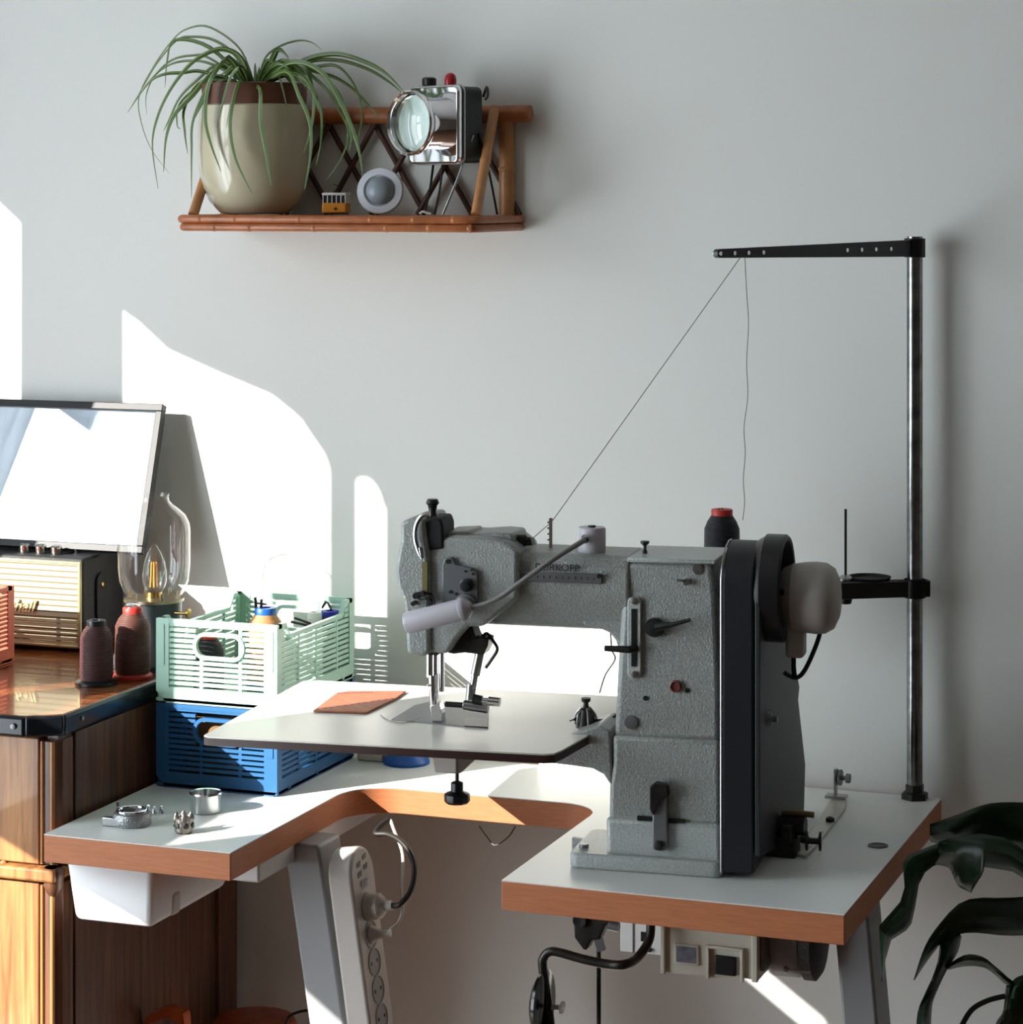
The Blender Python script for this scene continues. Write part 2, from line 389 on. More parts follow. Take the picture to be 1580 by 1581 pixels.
# base
b = B(); q = ml(878, 1341, 0); r = ml(1114, 1356, 0)
u0 = q.x; u1 = r.x; ps = rrect((u0+u1)/2, 0.062, u1-u0, 0.125, 0.012)
ext(b, [(x, y, 0) for x, y in ps], (0, 0, 0.019)); mo('base_plate', b, hammerl, bevel=0.003)
b = B(); ps = [ml(883, 1293, 0.1), ml(883, 1312, 0.1), ml(935, 1318, 0.1), ml(935, 1302, 0.1)]; ext(b, ps, (0, 0.008, 0)); mo('rear_lug', b, hammerl, bevel=0.001)
b = B(); p = ml(902, 1318, 0.03); lathe(b, [(0.006, 0.019), (0.006, 0.0235), (0.004, 0.0235)], (p.x, 0.03, 0), n=16); mo('base_screw', b, smoothgrey)
# column: foot, lower and upper tiers
b = B(); vf = 0.012
prof(b, [(935, 1262), (1113, 1272), (1115, 1347), (937, 1335)], vf, 0.118); mo('column_foot', b, hammerl, bevel=0.006, seg=3)
b = B(); prof(b, [(946, 1135), (1112, 1143), (1113, 1276), (940, 1266), (941, 1210), (946, 1180)], vf+0.003, 0.115); mo('column_lower', b, hammer, bevel=0.006, seg=3)
b = B(); prof(b, [(963, 868), (1100, 868), (1106, 920), (1112, 1060), (1112, 1146), (948, 1138), (955, 1000)], vf+0.005, 0.112); mo('column_upper', b, hammer, bevel=0.007, seg=3)
b = B(); prof(b, [(968, 861), (1105, 865), (1104, 872), (968, 868)], vf-0.002, 0.125); mo('top_cover', b, hammerl, bevel=0.002)
b = B(); p = ml(996, 850, 0.05); lathe(b, [(0.003, -0.012), (0.003, 0), (0.002, 0.001), (0.002, 0.006), (0.0055, 0.009), (0.0055, 0.012), (0, 0.012)], (p.x, 0.05, p.z), n=18); mo('cover_thumbscrew', b, darksteel)
# arm
zt_ = ml(900, 858, 0.02).z; a0 = ml(725, 860, 0.02).x; a1 = ml(962, 860, 0.02).x
z1 = ml(850, 856, 0.02).z; z2 = ml(850, 925, 0.015).z; z3 = ml(850, 968, 0.05).z
b = B()
sec = [(0.024, z1+0.001), (0.015, z1-0.008), (0.012, z2+0.01), (0.016, z2-0.004), (0.036, z3+0.004), (0.05, z3), (0.085, z3), (0.105, z3+0.02), (0.11, z1-0.01), (0.1, z1+0.002)]
ext(b, [(a0-0.01, y, z) for y, z in sec], (a1-a0+0.02, 0, 0)); mo('arm', b, hammer, bevel=0.005, seg=3)
b = B()   # fillet under the arm, merging into the column
pts = [(900, 966), (925, 970), (942, 978), (951, 990), (956, 1010), (965, 1010), (965, 940), (900, 940)]
prof(b, pts, 0.03, 0.1); mo('arm_fillet', b, hammer, bevel=0.003)
b = B(); p0 = ml(785, 880, 0.011); p1 = ml(930, 897, 0.011); 
zz0 = ml(857, 899, 0.011).z; zz1 = ml(857, 884, 0.011).z; box(b, p0.x, p1.x, 0.0095, 0.014, zz0, zz1); mo('stitch_scale_plate', b, smoothgrey, bevel=0.001)
b = B()
for i in range(11):
    x = p0.x+0.03+i*(p1.x-p0.x-0.04)/10; box(b, x-0.0004, x+0.0004, 0.009, 0.01, zz0+0.005, zz0+0.008)
ms('scale_mark', b, black, smooth=False)
b = B(); p = ml(926, 889, 0.009); lathe(b, [(0.003, 0), (0.003, 0.003), (0, 0.003)], p, (0, -1, 0), 14); mo('scale_screw', b, darksteel)
# lettering on the arm
def text(name, s, loc, size, R, m, parent, extr=0.0003, shear=0.0, font=None, bold=0.0):
    cu = bpy.data.curves.new(name, 'FONT'); cu.body = s; cu.size = size; cu.extrude = extr; cu.shear = shear; cu.offset = bold
    cu.resolution_u = 3
    tmp = bpy.data.objects.new('tmp', cu); C.objects.link(tmp)
    dg = bpy.context.evaluated_depsgraph_get(); me = bpy.data.meshes.new_from_object(tmp.evaluated_get(dg))
    bpy.data.objects.remove(tmp); me.name = name
    me.transform(Matrix.Translation(Vector(loc)) @ R)
    o = bpy.data.objects.new(name, me); C.objects.link(o); me.materials.clear(); me.materials.append(m); o.parent = parent
    WM[o.name] = WM[parent.name]
    return o
RX = Matrix.Rotation(PI/2, 4, 'X')
p = ml(826, 880, 0.0115)
text('maker_lettering', 'DÜRKOPP', p, 0.0125, RX, mat('lettering_dark', (44, 46, 46), 0.5), mach)
# head
hv = 0.0
b = B(); prof(b, [(662, 850), (668, 836), (700, 828), (765, 832), (785, 838), (800, 850), (800, 925), (745, 968), (722, 968), (706, 986), (690, 1010), (662, 1008)], hv, 0.1); mo('head', b, hammer, bevel=0.005, seg=3)
b = B(); prof(b, [(618, 806), (634, 800), (655, 800), (662, 850), (664, 1010), (652, 1014), (628, 1010), (626, 960), (623, 930), (613, 905), (610, 880), (614, 855), (618, 835)], -0.006, 0.092); mo('face_plate', b, hammer, bevel=0.005, seg=3)
b = B(); prof(b, [(700, 826), (770, 822), (792, 824), (796, 846), (760, 850), (742, 856), (700, 850)], 0.02, 0.085); mo('head_cover', b, hammer, bevel=0.004, seg=3)
b = B(); prof(b, [(684, 822), (725, 820), (727, 835), (684, 838)], 0.02, 0.08); mo('head_step', b, hammer, bevel=0.003)
b = B(); prof(b, [(648, 838), (652, 812), (660, 800), (680, 800), (684, 812), (685, 848), (662, 850), (662, 905), (652, 905)], -0.002, 0.05); mo('lever_housing', b, blackmatte, bevel=0.003)
b = B(); prof(b, [(664, 800), (682, 800), (684, 845), (666, 845)], 0.012, 0.055); mo('lever_block', b, hammer, bevel=0.003)
b = B(); p = ml(668, 800, 0.02); s_ = 1/1240
lathe(b, [(0.009, -0.002), (0.010, 0.002), (0.006, 0.004), (0.0045, 0.008), (0.006, 0.016), (0.0085, 0.019), (0.0065, 0.024), (0, 0.024)], p, n=20); mo('pressure_knob', b, black)
b = B(); tube(b, [ml(652, 862, -0.012), ml(646, 850, -0.012), ml(641, 830, -0.012), ml(643, 810, -0.012), ml(652, 796, -0.012), ml(664, 794, -0.012)], 0.0028, 8, 6)
tube(b, [ml(652, 862, -0.012), ml(649, 845, -0.012)], 0.0028); mo('takeup_guard', b, steel)
b = B(); prof(b, [(652, 868), (660, 868), (660, 915), (652, 915)], -0.009, -0.004); mo('takeup_slot', b, mat('brass_dull', (120, 110, 70), 0.5, 0.4))
b = B()
for (x, y, r) in ((646, 918, 0.004), (655, 915, 0.0035), (664, 920, 0.004), (668, 928, 0.003), (642, 930, 0.003)):
    p = ml(x, y, -0.004); cyl(b, p, p+V(0, -0.012, 0), r, 10)
tube(b, [ml(640, 916, -0.014), ml(650, 926, -0.016), ml(666, 920, -0.016), ml(672, 934, -0.014)], 0.0012, 6, 4); ms('thread_guide', b, darksteel)
# tension plate with knobs
b = B(); prof(b, [(683, 872), (687, 862), (697, 860), (703, 872), (712, 874), (730, 878), (737, 884), (738, 926), (683, 932)], -0.006, -0.001); mo('tension_plate', b, smoothgrey, bevel=0.001)
b = B(); p = ml(721, 903, -0.006); lathe(b, [(0.008, 0), (0.0085, 0.004), (0.005, 0.006), (0.006, 0.012), (0, 0.013)], p, (0, -1, 0), 18)
mo('tension_knob', b, black)
b = B()
for (x, y, r) in ((692, 867, 0.0028), (719, 882, 0.0014), (729, 880, 0.0016), (731, 886, 0.0016), (696, 914, 0.0022), (705, 917, 0.0018)):
    p = ml(x, y, -0.006); lathe(b, [(r, 0), (r, 0.0015), (0, 0.0015)], p, (0, -1, 0), 10)
ms('tension_plate_screw', b, black)
b = B(); p = ml(720, 932, -0.006); lathe(b, [(0.013, 0), (0.013, 0.005), (0.009, 0.006), (0.009, 0.009), (0, 0.009)], p, (0, -1, 0), 24); mo('tension_disc', b, smoothgrey)
b = B(); prof(b, [(789, 846), (793, 846), (793, 880), (789, 880)], 0.004, 0.008)
p = ml(797, 880, 0.004); cyl(b, p, p+V(0, 0.012, 0), 0.004, 12); mo('thread_guide_bracket', b, chrome)
b = B()
for (x, y, r) in ((806, 830, 0.007), (815, 834, 0.005), (795, 838, 0.006)):
    p = ml(x, y, 0.04); lathe(b, [(r, -0.006), (r, 0.002), (r*0.7, 0.004), (0, 0.004)], p, n=14)
prof(b, [(770, 838), (820, 832), (822, 842), (770, 846)], 0.035, 0.05); mo('top_tension_post', b, darksteel)
b = B(); p = ml(850, 852, 0.05); 
prof(b, [(848, 800), (853, 800), (853, 852), (848, 852)], 0.048, 0.052)
for y in (806, 815, 824, 833): q = ml(847.5, y, 0.05); cyl(b, q-V(0, 0.003, 0), q+V(0, 0.003, 0), 0.0012, 8)
mo('thread_post', b, chrome)
# bars below the head
b = B()
p = ml(672, 1005, 0.045); cyl(b, p, V(p.x, p.y, 0.19), 0.0042, 14)
p2 = ml(682, 1005, 0.045); cyl(b, p2, V(p2.x, p2.y, 0.2), 0.0035, 14); cyl(b, ml(664, 1010, 0.045), ml(664, 1045, 0.045), 0.005, 12); mo('needle_bar', b, chrome)
b = B(); p = ml(668, 1042, 0.04); q = ml(670, 1100, 0.04); cyl(b, p, q, 0.005, 14)
cyl(b, ml(660, 1058, 0.036), ml(668, 1058, 0.036), 0.0018, 10)
prof(b, [(664, 1090), (678, 1085), (682, 1100), (683, 1118), (668, 1116)], 0.034, 0.05); mo('presser_foot', b, chrome, bevel=0.0008)
b = B(); prof(b, [(661, 1002), (676, 1004), (676, 1012), (661, 1012)], 0.03, 0.06); mo('bar_clamp', b, darksteel, bevel=0.001)
b = B(); prof(b, [(700, 968), (728, 966), (735, 985), (745, 984), (754, 986), (753, 997), (746, 1012), (735, 1010), (717, 1008), (700, 1010), (690, 1008)], 0.02, 0.05)
mo('guide_bracket', b, darksteel, bevel=0.002)
b = B(); tube(b, [ml(744, 985, 0.03), ml(752, 978, 0.03), ml(762, 990, 0.03), ml(768, 1003, 0.03), ml(758, 1020, 0.03), ml(750, 1031, 0.03)], 0.0022, 8, 4); mo('bracket_spring', b, darksteel)
b = B(); cyl(b, ml(741, 1008, 0.035), ml(734, 1042, 0.035), 0.006, 14); cyl(b, ml(734, 1040, 0.035), ml(728, 1075, 0.035), 0.0042, 14)
cyl(b, ml(728, 1056, 0.035), ml(726, 1080, 0.035), 0.006, 14); mo('guide_rod', b, steel)
b = B(); cyl(b, ml(716, 1088, 0.03), ml(754, 1094, 0.03), 0.0062, 18); mo('guide_barrel', b, steel, bevel=0.0008)
b = B(); cyl(b, ml(688, 1087, 0.03), ml(718, 1089, 0.03), 0.0035, 14); mo('guide_arm', b, darksteel)
b = B(); cyl(b, ml(731, 1078, 0.025), ml(744, 1081, 0.025), 0.0055, 16); mo('guide_collar', b, black)
b = B(); cyl(b, ml(744, 1081, 0.025), ml(756, 1082, 0.025), 0.0035, 14); cyl(b, ml(755, 1082, 0.025), ml(772, 1084, 0.025), 0.0058, 20); mo('thumb_wheel', b, chrome)
# needle plate, cylinder bed
zp = 0.162
b = B(); z_ = zp+0.0012
ps = [ml(606, 1108, 0), ml(650, 1090, 0), ml(760, 1100, 0), ml(757, 1128, 0), ml(606, 1120, 0)]
def onp(px, py, z=None):
    z = zp if z is None else z; p = at(px, py, z=0.8+z)-MO; return V(p.dot(Mu), p.dot(Mv), z)
ps = [onp(604, 1112), onp(640, 1090), onp(665, 1084), onp(755, 1094), onp(754, 1126)]
ext(b, [p-V(0, 0, 0.002) for p in ps], (0, 0, 0.0032)); mo('needle_plate', b, mat('needle_plate_steel', (128, 130, 132), 0.5, 0.8), bevel=0.0005)
b = B(); ps = [onp(717, 1110), onp(753, 1111), onp(753, 1125), onp(717, 1123)]; ext(b, [p+V(0, 0, 0.0012) for p in ps], (0, 0, 0.001)); mo('slide_plate', b, darksteel)
b = B(); zb0 = 0.162-0.012
u_l = ml(672, 1150, 0.03).x; u_r = ml(945, 1150, 0.03).x
cs = [(0.03, zb0), (0.026, zb0-0.012), (0.034, zb0-0.026), (0.055, zb0-0.034), (0.08, zb0-0.034), (0.095, zb0-0.02), (0.098, zb0)]
ext(b, [(u_l, y, z) for y, z in cs], (u_r-u_l, 0, 0)); mo('cylinder_bed', b, hammer, bevel=0.004, seg=3)
b = B(); prof(b, [(760, 1163), (900, 1128), (925, 1120), (942, 1128), (946, 1215), (940, 1208), (932, 1196), (915, 1187), (880, 1182), (820, 1175), (760, 1170)], 0.016, 0.1); mo('bed_shoulder', b, hammer, bevel=0.004, seg=3)
# column fittings
b = B(); q = [ml(x, y, vf+0.004) for x, y in ((970, 928), (973, 922), (986, 922), (991, 928), (991, 1040), (986, 1047), (975, 1047), (970, 1040))]
ext(b, q, (0, -0.004, 0)); mo('lever_plate', b, hammerl, bevel=0.0012)
b = B(); prof(b, [(975, 940), (983, 940), (983, 1029), (975, 1029)], vf-0.001, vf+0.002); mo('lever_slot', b, black)
b = B()
for y in (928, 1041): p = ml(980, y, vf); lathe(b, [(0.0042, 0), (0.0042, 0.002), (0, 0.003)], p, (0, -1, 0), 14)
ms('lever_plate_screw', b, steel)
b = B(); tube(b, [ml(981, 1002, vf+0.01), ml(981, 1002, vf-0.008), ml(972, 1003, vf-0.014), ml(934, 1001, vf-0.014)], [0.0045, 0.0045, 0.0045, 0.0035], 12); mo('feed_lever', b, darksteel)
b = B(); p = ml(1012, 968, vf+0.005); lathe(b, [(0.0115, 0), (0.012, 0.006), (0.009, 0.011), (0, 0.012)], p, (0, -1, 0), 24)
tube(b, [ml(1014, 968, vf-0.008), ml(1040, 964, vf-0.014), ml(1066, 957, vf-0.016)], [0.006, 0.0032, 0.0022], 10); mo('stop_lever', b, black)
b = B(); p = ml(1024, 966, vf-0.006); lathe(b, [(0.003, 0), (0.003, 0.007), (0, 0.007)], p, (0, -1, 0), 12); mo('lever_pin', b, chrome)
b = B(); p = ml(1044, 1059, vf+0.005); lathe(b, [(0.0075, 0), (0.0075, 0.004), (0.006, 0.005), (0.0055, 0.003), (0, 0.003)], p, (0, -1, 0), 22, 0); mo('oil_button', b, mat('red_brown_button', (110, 58, 52), 0.4), label='red-brown button in a silver ring')
b = B()
for x, y, r in ((1061, 1066, 0.003), (997, 1078, 0.0032), (1057, 1150, 0.0042), (1014, 1174, 0.0045)):
    p = ml(x, y, vf+0.0045); lathe(b, [(r, 0), (r*0.95, 0.001), (0, 0.0012)], p, (0, -1, 0), 14)
ms('oil_hole', b, black)
b = B(); p = ml(975, 1115, vf+0.0045); lathe(b, [(0.0085, 0), (0.0082, 0.002), (0, 0.0028)], p, (0, -1, 0), 24); mo('side_plug', b, smoothgrey)
b = B(); p = ml(1078, 879, vf+0.0045); lathe(b, [(0.0068, 0), (0.0065, 0.001), (0, 0.0014)], p, (0, -1, 0), 20)
p = ml(1061, 898, vf+0.004); tube(b, [p, p+V(-0.006, -0.012, 0.003), p+V(-0.01, -0.012, 0.004)], 0.0016, 8)
cyl(b, p, p+V(0, -0.006, 0), 0.0042, 12); mo('oil_cap', b, steel)
b = B(); prof(b, [(1007, 1225), (1030, 1222), (1031, 1310), (1024, 1315), (1008, 1312)], vf-0.008, vf+0.002); mo('belt_bracket', b, smoothgrey, bevel=0.0015)
b = B(); prof(b, [(1002, 1216), (1012, 1208), (1030, 1214), (1033, 1228), (1018, 1236), (1008, 1260), (1003, 1250)], vf-0.014, vf-0.002); mo('bracket_clip', b, darksteel, bevel=0.0015)
b = B(); prof(b, [(984, 1260), (1006, 1262), (1006, 1268), (984, 1267)], vf-0.001, vf+0.006); prof(b, [(1031, 1264), (1058, 1266), (1058, 1271), (1031, 1270)], vf-0.001, vf+0.006); ms('adjust_slot', b, black)
b = B(); p = ml(1018, 1305, vf-0.008); lathe(b, [(0.0062, 0), (0.0062, 0.004), (0.003, 0.005), (0, 0.005)], p, (0, -1, 0), 6); mo('bracket_bolt', b, darksteel)
# belt guard: rounded housing plus the deep rear panel
axv, axr = 0.062, 0.068
zc = ml(1140, 905, 0.0).z
gu0 = ml(1115, 1000, 0.0).x; gu1 = ml(1164, 1000, 0.0).x
b = B(); R_ = ml(1140, 834, axv).z-zc
ps = [(0.0, 0.008)] + [(axv-axv*math.cos(a), zc+R_*math.sin(a)) for a in [PI*j/18 for j in range(19)]] + [(2*axv, 0.008)]
ext(b, [(gu0, y, z) for y, z in ps], (gu1-gu0, 0, 0)); mo('belt_guard', b, mat('guard_black', (24, 26, 32), 0.45, bump=0.05, bscale=150), bevel=0.003, seg=3)
b = B(); tube(b, [(gu0-0.001, y-0.0005, z) for y, z in ps[:12]], 0.0011, 6); mo('guard_highlight', b, steel)  # steel bead standing in for a highlight along the guard's edge
b = B()
gp = [mz(x, y, gu1+0.002) for x, y in ((1166, 930), (1212, 960), (1220, 1020), (1228, 1060), (1226, 1080), (1237, 1180), (1234, 1290), (1166, 1322))]
ext(b, gp, (0.006, 0, 0)); mo('rear_guard_panel', b, mat('guard_green_black', (38, 44, 44), 0.5, bump=0.05, bscale=100), bevel=0.001)
b = B(); p = mz(1186, 1110, gu1+0.008); lathe(b, [(0.009, 0), (0.008, 0.004), (0.004, 0.006), (0.004, 0.012), (0, 0.012)], p, (1, 0, 0), 20); mo('guard_screw', b, smoothgrey)
# hand wheel
hw = ml(1190, 908, axv); hz = zc-0.010; hs = hz-0.008
hu0 = ml(1166, 905, axv).x+0.012; r_o = 0.066
b = B(); lathe(b, [(0.012, -0.012), (0.058, -0.008), (r_o-0.003, 0), (r_o, 0.003), (r_o, 0.026), (r_o-0.003, 0.029), (r_o-0.007, 0.028), (r_o-0.010, 0.012), (0.03, 0.004), (0.02, 0.006), (0.02, 0.016), (0, 0.016)], (hu0, axv, hz), (1, 0, 0), 64)
mo('hand_wheel', b, mat('wheel_black', (20, 20, 22), 0.35))
b = B(); cyl(b, (hu0-0.045, axv, hz), (hu0, axv, hz), 0.03, 24); mo('wheel_hub', b, darksteel)
# ---- synchroniser (white needle-position motor) on the wheel shaft
syn = thing('needle_positioner', 'white rounded needle positioner fixed outside the black hand wheel', 'motor', W((hu0+0.06, axv, hz)), MA)
def so_(name, b, m, **k):
    b.transform(Matrix.Translation(MO) @ Matrix.Rotation(MA, 4, 'Z')); return obj(name, b, m, k.pop('parent', syn), **k)
synm = mat('grey_white_shell', (168, 163, 158), 0.45)
s0 = hu0+0.020
b = B(); lathe(b, [(0.016, -0.01), (0.026, 0), (0.033, 0.004), (0.038, 0.014), (0.04, 0.016)], (s0, axv, hs), (1, 0, 0), 48); so_('front_shell', b, synm)
b = B(); lathe(b, [(0.0405, 0.0165), (0.043, 0.03), (0.044, 0.045), (0.043, 0.056), (0.037, 0.066), (0.024, 0.072), (0, 0.073)], (s0, axv, hs-0.002), (1, 0, 0), 48); so_('rear_shell', b, synm)
b = B(); box(b, s0+0.008, s0+0.03, axv-0.016, axv+0.016, hs-0.075, hs-0.03); so_('cable_outlet', b, synm, bevel=0.004)
b = B(); lathe(b, [(0.004, 0), (0.004, 0.002), (0, 0.002)], (s0+0.007, axv-0.032, hs+0.008), (-0.3, -1, 0.2), 14); so_('shell_screw', b, black)
b = B(); z0 = hs-0.075
tube(b, [(s0+0.016, axv, z0+0.002), (s0+0.016, axv, z0-0.012), (s0+0.017, axv, z0-0.026)], 0.003, 8); tube(b, [(s0+0.05, axv, hs-0.04), (s0+0.043, axv, hs-0.062), (s0+0.03, axv, z0-0.016), (s0+0.02, axv, z0-0.026), (s0+0.010, axv, z0-0.024), (s0+0.004, axv, z0-0.02)], 0.0028, 8, 4); so_('cable', b, black)
# ---- bobbin winder behind the belt guard
bw = thing('bobbin_winder', 'metal bobbin winder with long slotted base behind the black belt guard', 'bobbin winder', at(1270, 1290, z=TZ), 0)
g = lambda px, py, z=TZ: at(px, py, z=z)
b = B(); ps = [g(1228, 1322), g(1244, 1326), g(1262, 1308), g(1305, 1252), g(1308, 1236), g(1284, 1236), g(1262, 1272)]; ext(b, ps, (0, 0, 0.004)); obj('base', b, mat('winder_base', (196, 190, 180), 0.35, 0.4), bw, bevel=0.001)
b = B(); ps = [g(1246, 1308, TZ+0.004), g(1251, 1309, TZ+0.004), g(1272, 1284, TZ+0.004), g(1267, 1283, TZ+0.004)]; ext(b, ps, (0, 0, 0.0012)); obj('slot', b, steel_white, bw)
b = B(); p = g(1282, 1268, TZ+0.004); lathe(b, [(0.006, 0), (0.006, 0.004), (0.003, 0.006), (0, 0.006)], p, n=12); p = g(1243, 1300, TZ+0.004); lathe(b, [(0.007, 0), (0.007, 0.006), (0.003, 0.009), (0, 0.009)], p, n=12); split('base_screw', b, darksteel, bw)
p = g(1291, 1237)
b = B(); box(b, p.x-0.014, p.x+0.014, p.y-0.006, p.y+0.012, TZ+0.004, TZ+0.008); box(b, p.x-0.002, p.x+0.001, p.y-0.004, p.y+0.006, TZ+0.006, TZ+0.044); obj('bracket', b, steel, bw)
b = B(); q = V(p.x+0.001, p.y, TZ+0.033); lathe(b, [(0.011, 0), (0.011, 0.0015), (0.004, 0.002), (0.004, 0.004), (0.011, 0.005), (0.011, 0.0065), (0.003, 0.007), (0.003, 0.013), (0.0065, 0.014), (0.0065, 0.019), (0, 0.02)], q, (1, -0.1, 0), 22); obj('tension_discs', b, smoothgrey, bw)
b = B(); q = g(1195, 1320)
box(b, q.x-0.018, q.x+0.03, q.y-0.01, q.y+0.02, TZ, TZ+0.024); box(b, q.x-0.005, q.x+0.004, q.y-0.012, q.y+0.01, TZ+0.02, TZ+0.055); box(b, q.x+0.012, q.x+0.026, q.y-0.014, q.y+0.012, TZ+0.02, TZ+0.04); obj('frame_block', b, darksteel, bw, bevel=0.002)
b = B(); q = g(1220, 1318); cyl(b, q+V(-0.03, 0, 0.036), q+V(0.02, 0.0, 0.036), 0.012, 20); lathe(b, [(0.012, 0), (0.012, 0.003), (0.004, 0.004), (0.004, 0.016), (0.012, 0.017), (0.012, 0.02), (0, 0.02)], q+V(0.02, 0, 0.018), (1, 0.2, 0), 20); obj('winder_wheel', b, black, bw)
b = B(); tube(b, [q+V(-0.01, 0.0, 0.05), q+V(0.01, 0.0, 0.052), q+V(0.03, 0.005, 0.05)], 0.004, 8); obj('latch', b, mat('bronze_latch', (110, 92, 60), 0.4, 0.7), bw)
b = B(); q = g(1183, 1316); lathe(b, [(0.002, 0), (0.0035, 0.002), (0.0035, 0.018), (0.006, 0.022), (0.004, 0.034), (0.001, 0.04)], q+V(0, -0.016, 0.004), n=14); obj('winder_spindle', b, chrome, bw)

# ---------------------------------------------------------------- extension plate on the cylinder bed
plate = thing('extension_plate', 'cream extension plate clamped round the machine bed, dark edged underneath', 'work plate', W((-0.4, 0.08, 0.162)), MA)
pp = [onp(315, 1135), onp(322, 1137), onp(840, 1164), onp(856, 1163), onp(868, 1158), onp(926, 1125)]
pu = [tuple(p[:2]) for p in pp]; vB = 0.26; ur = pu[-1][0]
pu = [(pu[0][0], pu[0][1])] + pu[1:] + [(ur+0.005, 0.03), (ur+0.005, vB-0.02), (ur-0.015, vB), (pu[0][0]+0.02, vB), (pu[0][0], vB-0.01)]
def pobj(name, b, m, **k):
    b.transform(Matrix.Translation(MO) @ Matrix.Rotation(MA, 4, 'Z')); return obj(name, b, m, plate, **k)
b = B(); ext(b, [(x, y, zp-0.0115) for x, y in pu], (0, 0, 0.0095)); pobj('plate_core', b, plateedge)
b = B(); ext(b, [(x, y, zp-0.002) for x, y in pu], (0, 0, 0.002)); pobj('plate_top', b, platetop)
u_ = ml(708, 1190, 0.03).x; zk = ml(700, 1195, 0.01).z
b = B()
ext(b, [(u_-0.034, 0.01, zp-0.0115), (u_-0.026, 0.01, zk), (u_+0.004, 0.01, zk), (u_+0.004, 0.01, zp-0.0115)], (0, 0.05, 0)); pobj('clamp_block', b, greywhite, bevel=0.002)
b = B(); ext(b, [(u_+0.004, 0.012, zp-0.0115), (u_+0.001, 0.012, zk), (u_+0.008, 0.012, zk+0.001), (u_+0.03, 0.012, zk+0.022), (u_+0.032, 0.012, zp-0.0115)], (0, 0.04, 0)); pobj('clamp_bracket', b, steel, bevel=0.001)
q = ml(706, 1240, 0.03)
b = B(); lathe(b, [(0.014, 0), (0.0165, 0.003), (0.0165, 0.012), (0.008, 0.015), (0.008, 0.026), (0.006, 0.027), (0.0025, 0.028), (0.0025, 0.04)], (q.x, 0.03, q.z), n=10); pobj('clamp_knob', b, black, bevel=0.001)
# lower thread tension at the column
tn = thing('thread_tensioner', 'small domed steel thread tensioner on the plate beside the machine column', 'tensioner', W(onp(905, 1127)), MA)
q = W(onp(905, 1122)); 
b = B(); lathe(b, [(0.013, 0), (0.013, 0.003), (0.0115, 0.008), (0.0105, 0.016), (0.008, 0.022), (0.004, 0.024), (0.003, 0.030), (0.0055, 0.032), (0.006, 0.036), (0, 0.036)], q, n=24); obj('dome', b, darksteel, tn)
b = B()
for k in range(6):
    a = k*PI/3; tube(b, [q+V(0.014*math.cos(a), 0.014*math.sin(a), 0.002), q+V(0.0135*math.cos(a), 0.0135*math.sin(a), 0.014), q+V(0.006*math.cos(a), 0.006*math.sin(a), 0.024)], 0.0012, 6, 4)
split('cage_wire', b, steel, tn)
b = B(); tube(b, [W(onp(880, 1113, zp+0.008)), q+V(-0.01, 0, 0.009), q+V(0.014, 0, 0.009), W(onp(940, 1112, zp+0.008)), W(onp(952, 1104, zp+0.012))], [0.0008, 0.0022, 0.002, 0.002, 0.002], 8, 4); obj('wire_arm', b, black, tn)
o = B(); ps = [onp(484, 1100), onp(520, 1073), onp(540, 1070), onp(627, 1070), onp(610, 1082), onp(566, 1103)]
ext(o, [W(p+V(0, 0, 0.0008)) for p in ps], (0, 0, 0.0022))
o = obj('leather_patch', o, leather, bevel=0.0006); tag(o, 'tan perforated leather offcut lying on the cream plate', 'leather')
b = B()
for k in range(26):
    f = k/25; p = W(ps[1].lerp(ps[3], f)+V(0.004, -0.004, 0.0032)) if k < 13 else W(ps[0].lerp(ps[4], (k-13)/12)+V(0.004, 0.006, 0.0032))
    lathe(b, [(0.0013, 0), (0.0013, 0.0003)], p, n=6)
q = obj('stitch_holes', b, mat('hole_brown', (110, 60, 42), 0.8)); q.parent = o; q['kind'] = 'stuff'
o = B(); tube(o, [W(onp(588, 1104, zp+0.001)), W(onp(600, 1112, zp+0.001)), W(onp(625, 1116, zp+0.001)), W(onp(650, 1108, zp+0.001))], 0.0005, 5, 6)
o = obj('loose_thread', o, mat('thread_grey', (120, 118, 112), 0.7)); tag(o, 'loose grey thread end curling on the cream plate', 'thread')

# ---------------------------------------------------------------- gooseneck lamp on the arm
lamp = thing('gooseneck_lamp', 'lilac-grey gooseneck work lamp mounted on the machine arm', 'lamp', W(ml(914, 852, 0.05)), MA)
L_ = lambda px, py, v: W(ml(px, py, v))
q = L_(914, 852, 0.05)
b = B(); lathe(b, [(0.0168, 0), (0.0175, 0.002), (0.0175, 0.029), (0.016, 0.031), (0, 0.031)], q, n=40); obj('base', b, lilac, lamp)
b = B(); lathe(b, [(0.005, 0.031), (0.005, 0.033), (0.003, 0.033)], q, n=12); lathe(b, [(0.005, 0), (0.006, 0.002), (0, 0.003)], L_(905, 832, 0.03), (-0.4, -1, 0), 12); obj('switch', b, black, lamp)
b = B(); pts = [L_(905, 832, 0.034), L_(896, 838, 0.015), L_(866, 856, -0.005), L_(835, 877, -0.02), L_(800, 902, -0.03), L_(772, 922, -0.036), L_(745, 934, -0.04), L_(722, 939, -0.042)]
tube(b, pts, 0.0034, 12, 8); obj('gooseneck', b, mat('gooseneck_grey', (140, 140, 138), 0.4, 0.3, bump=0.3, bscale=900), lamp)
h0 = L_(724, 938, -0.042); h1 = L_(628, 962, -0.042); ax = (h1-h0); Lh = ax.length
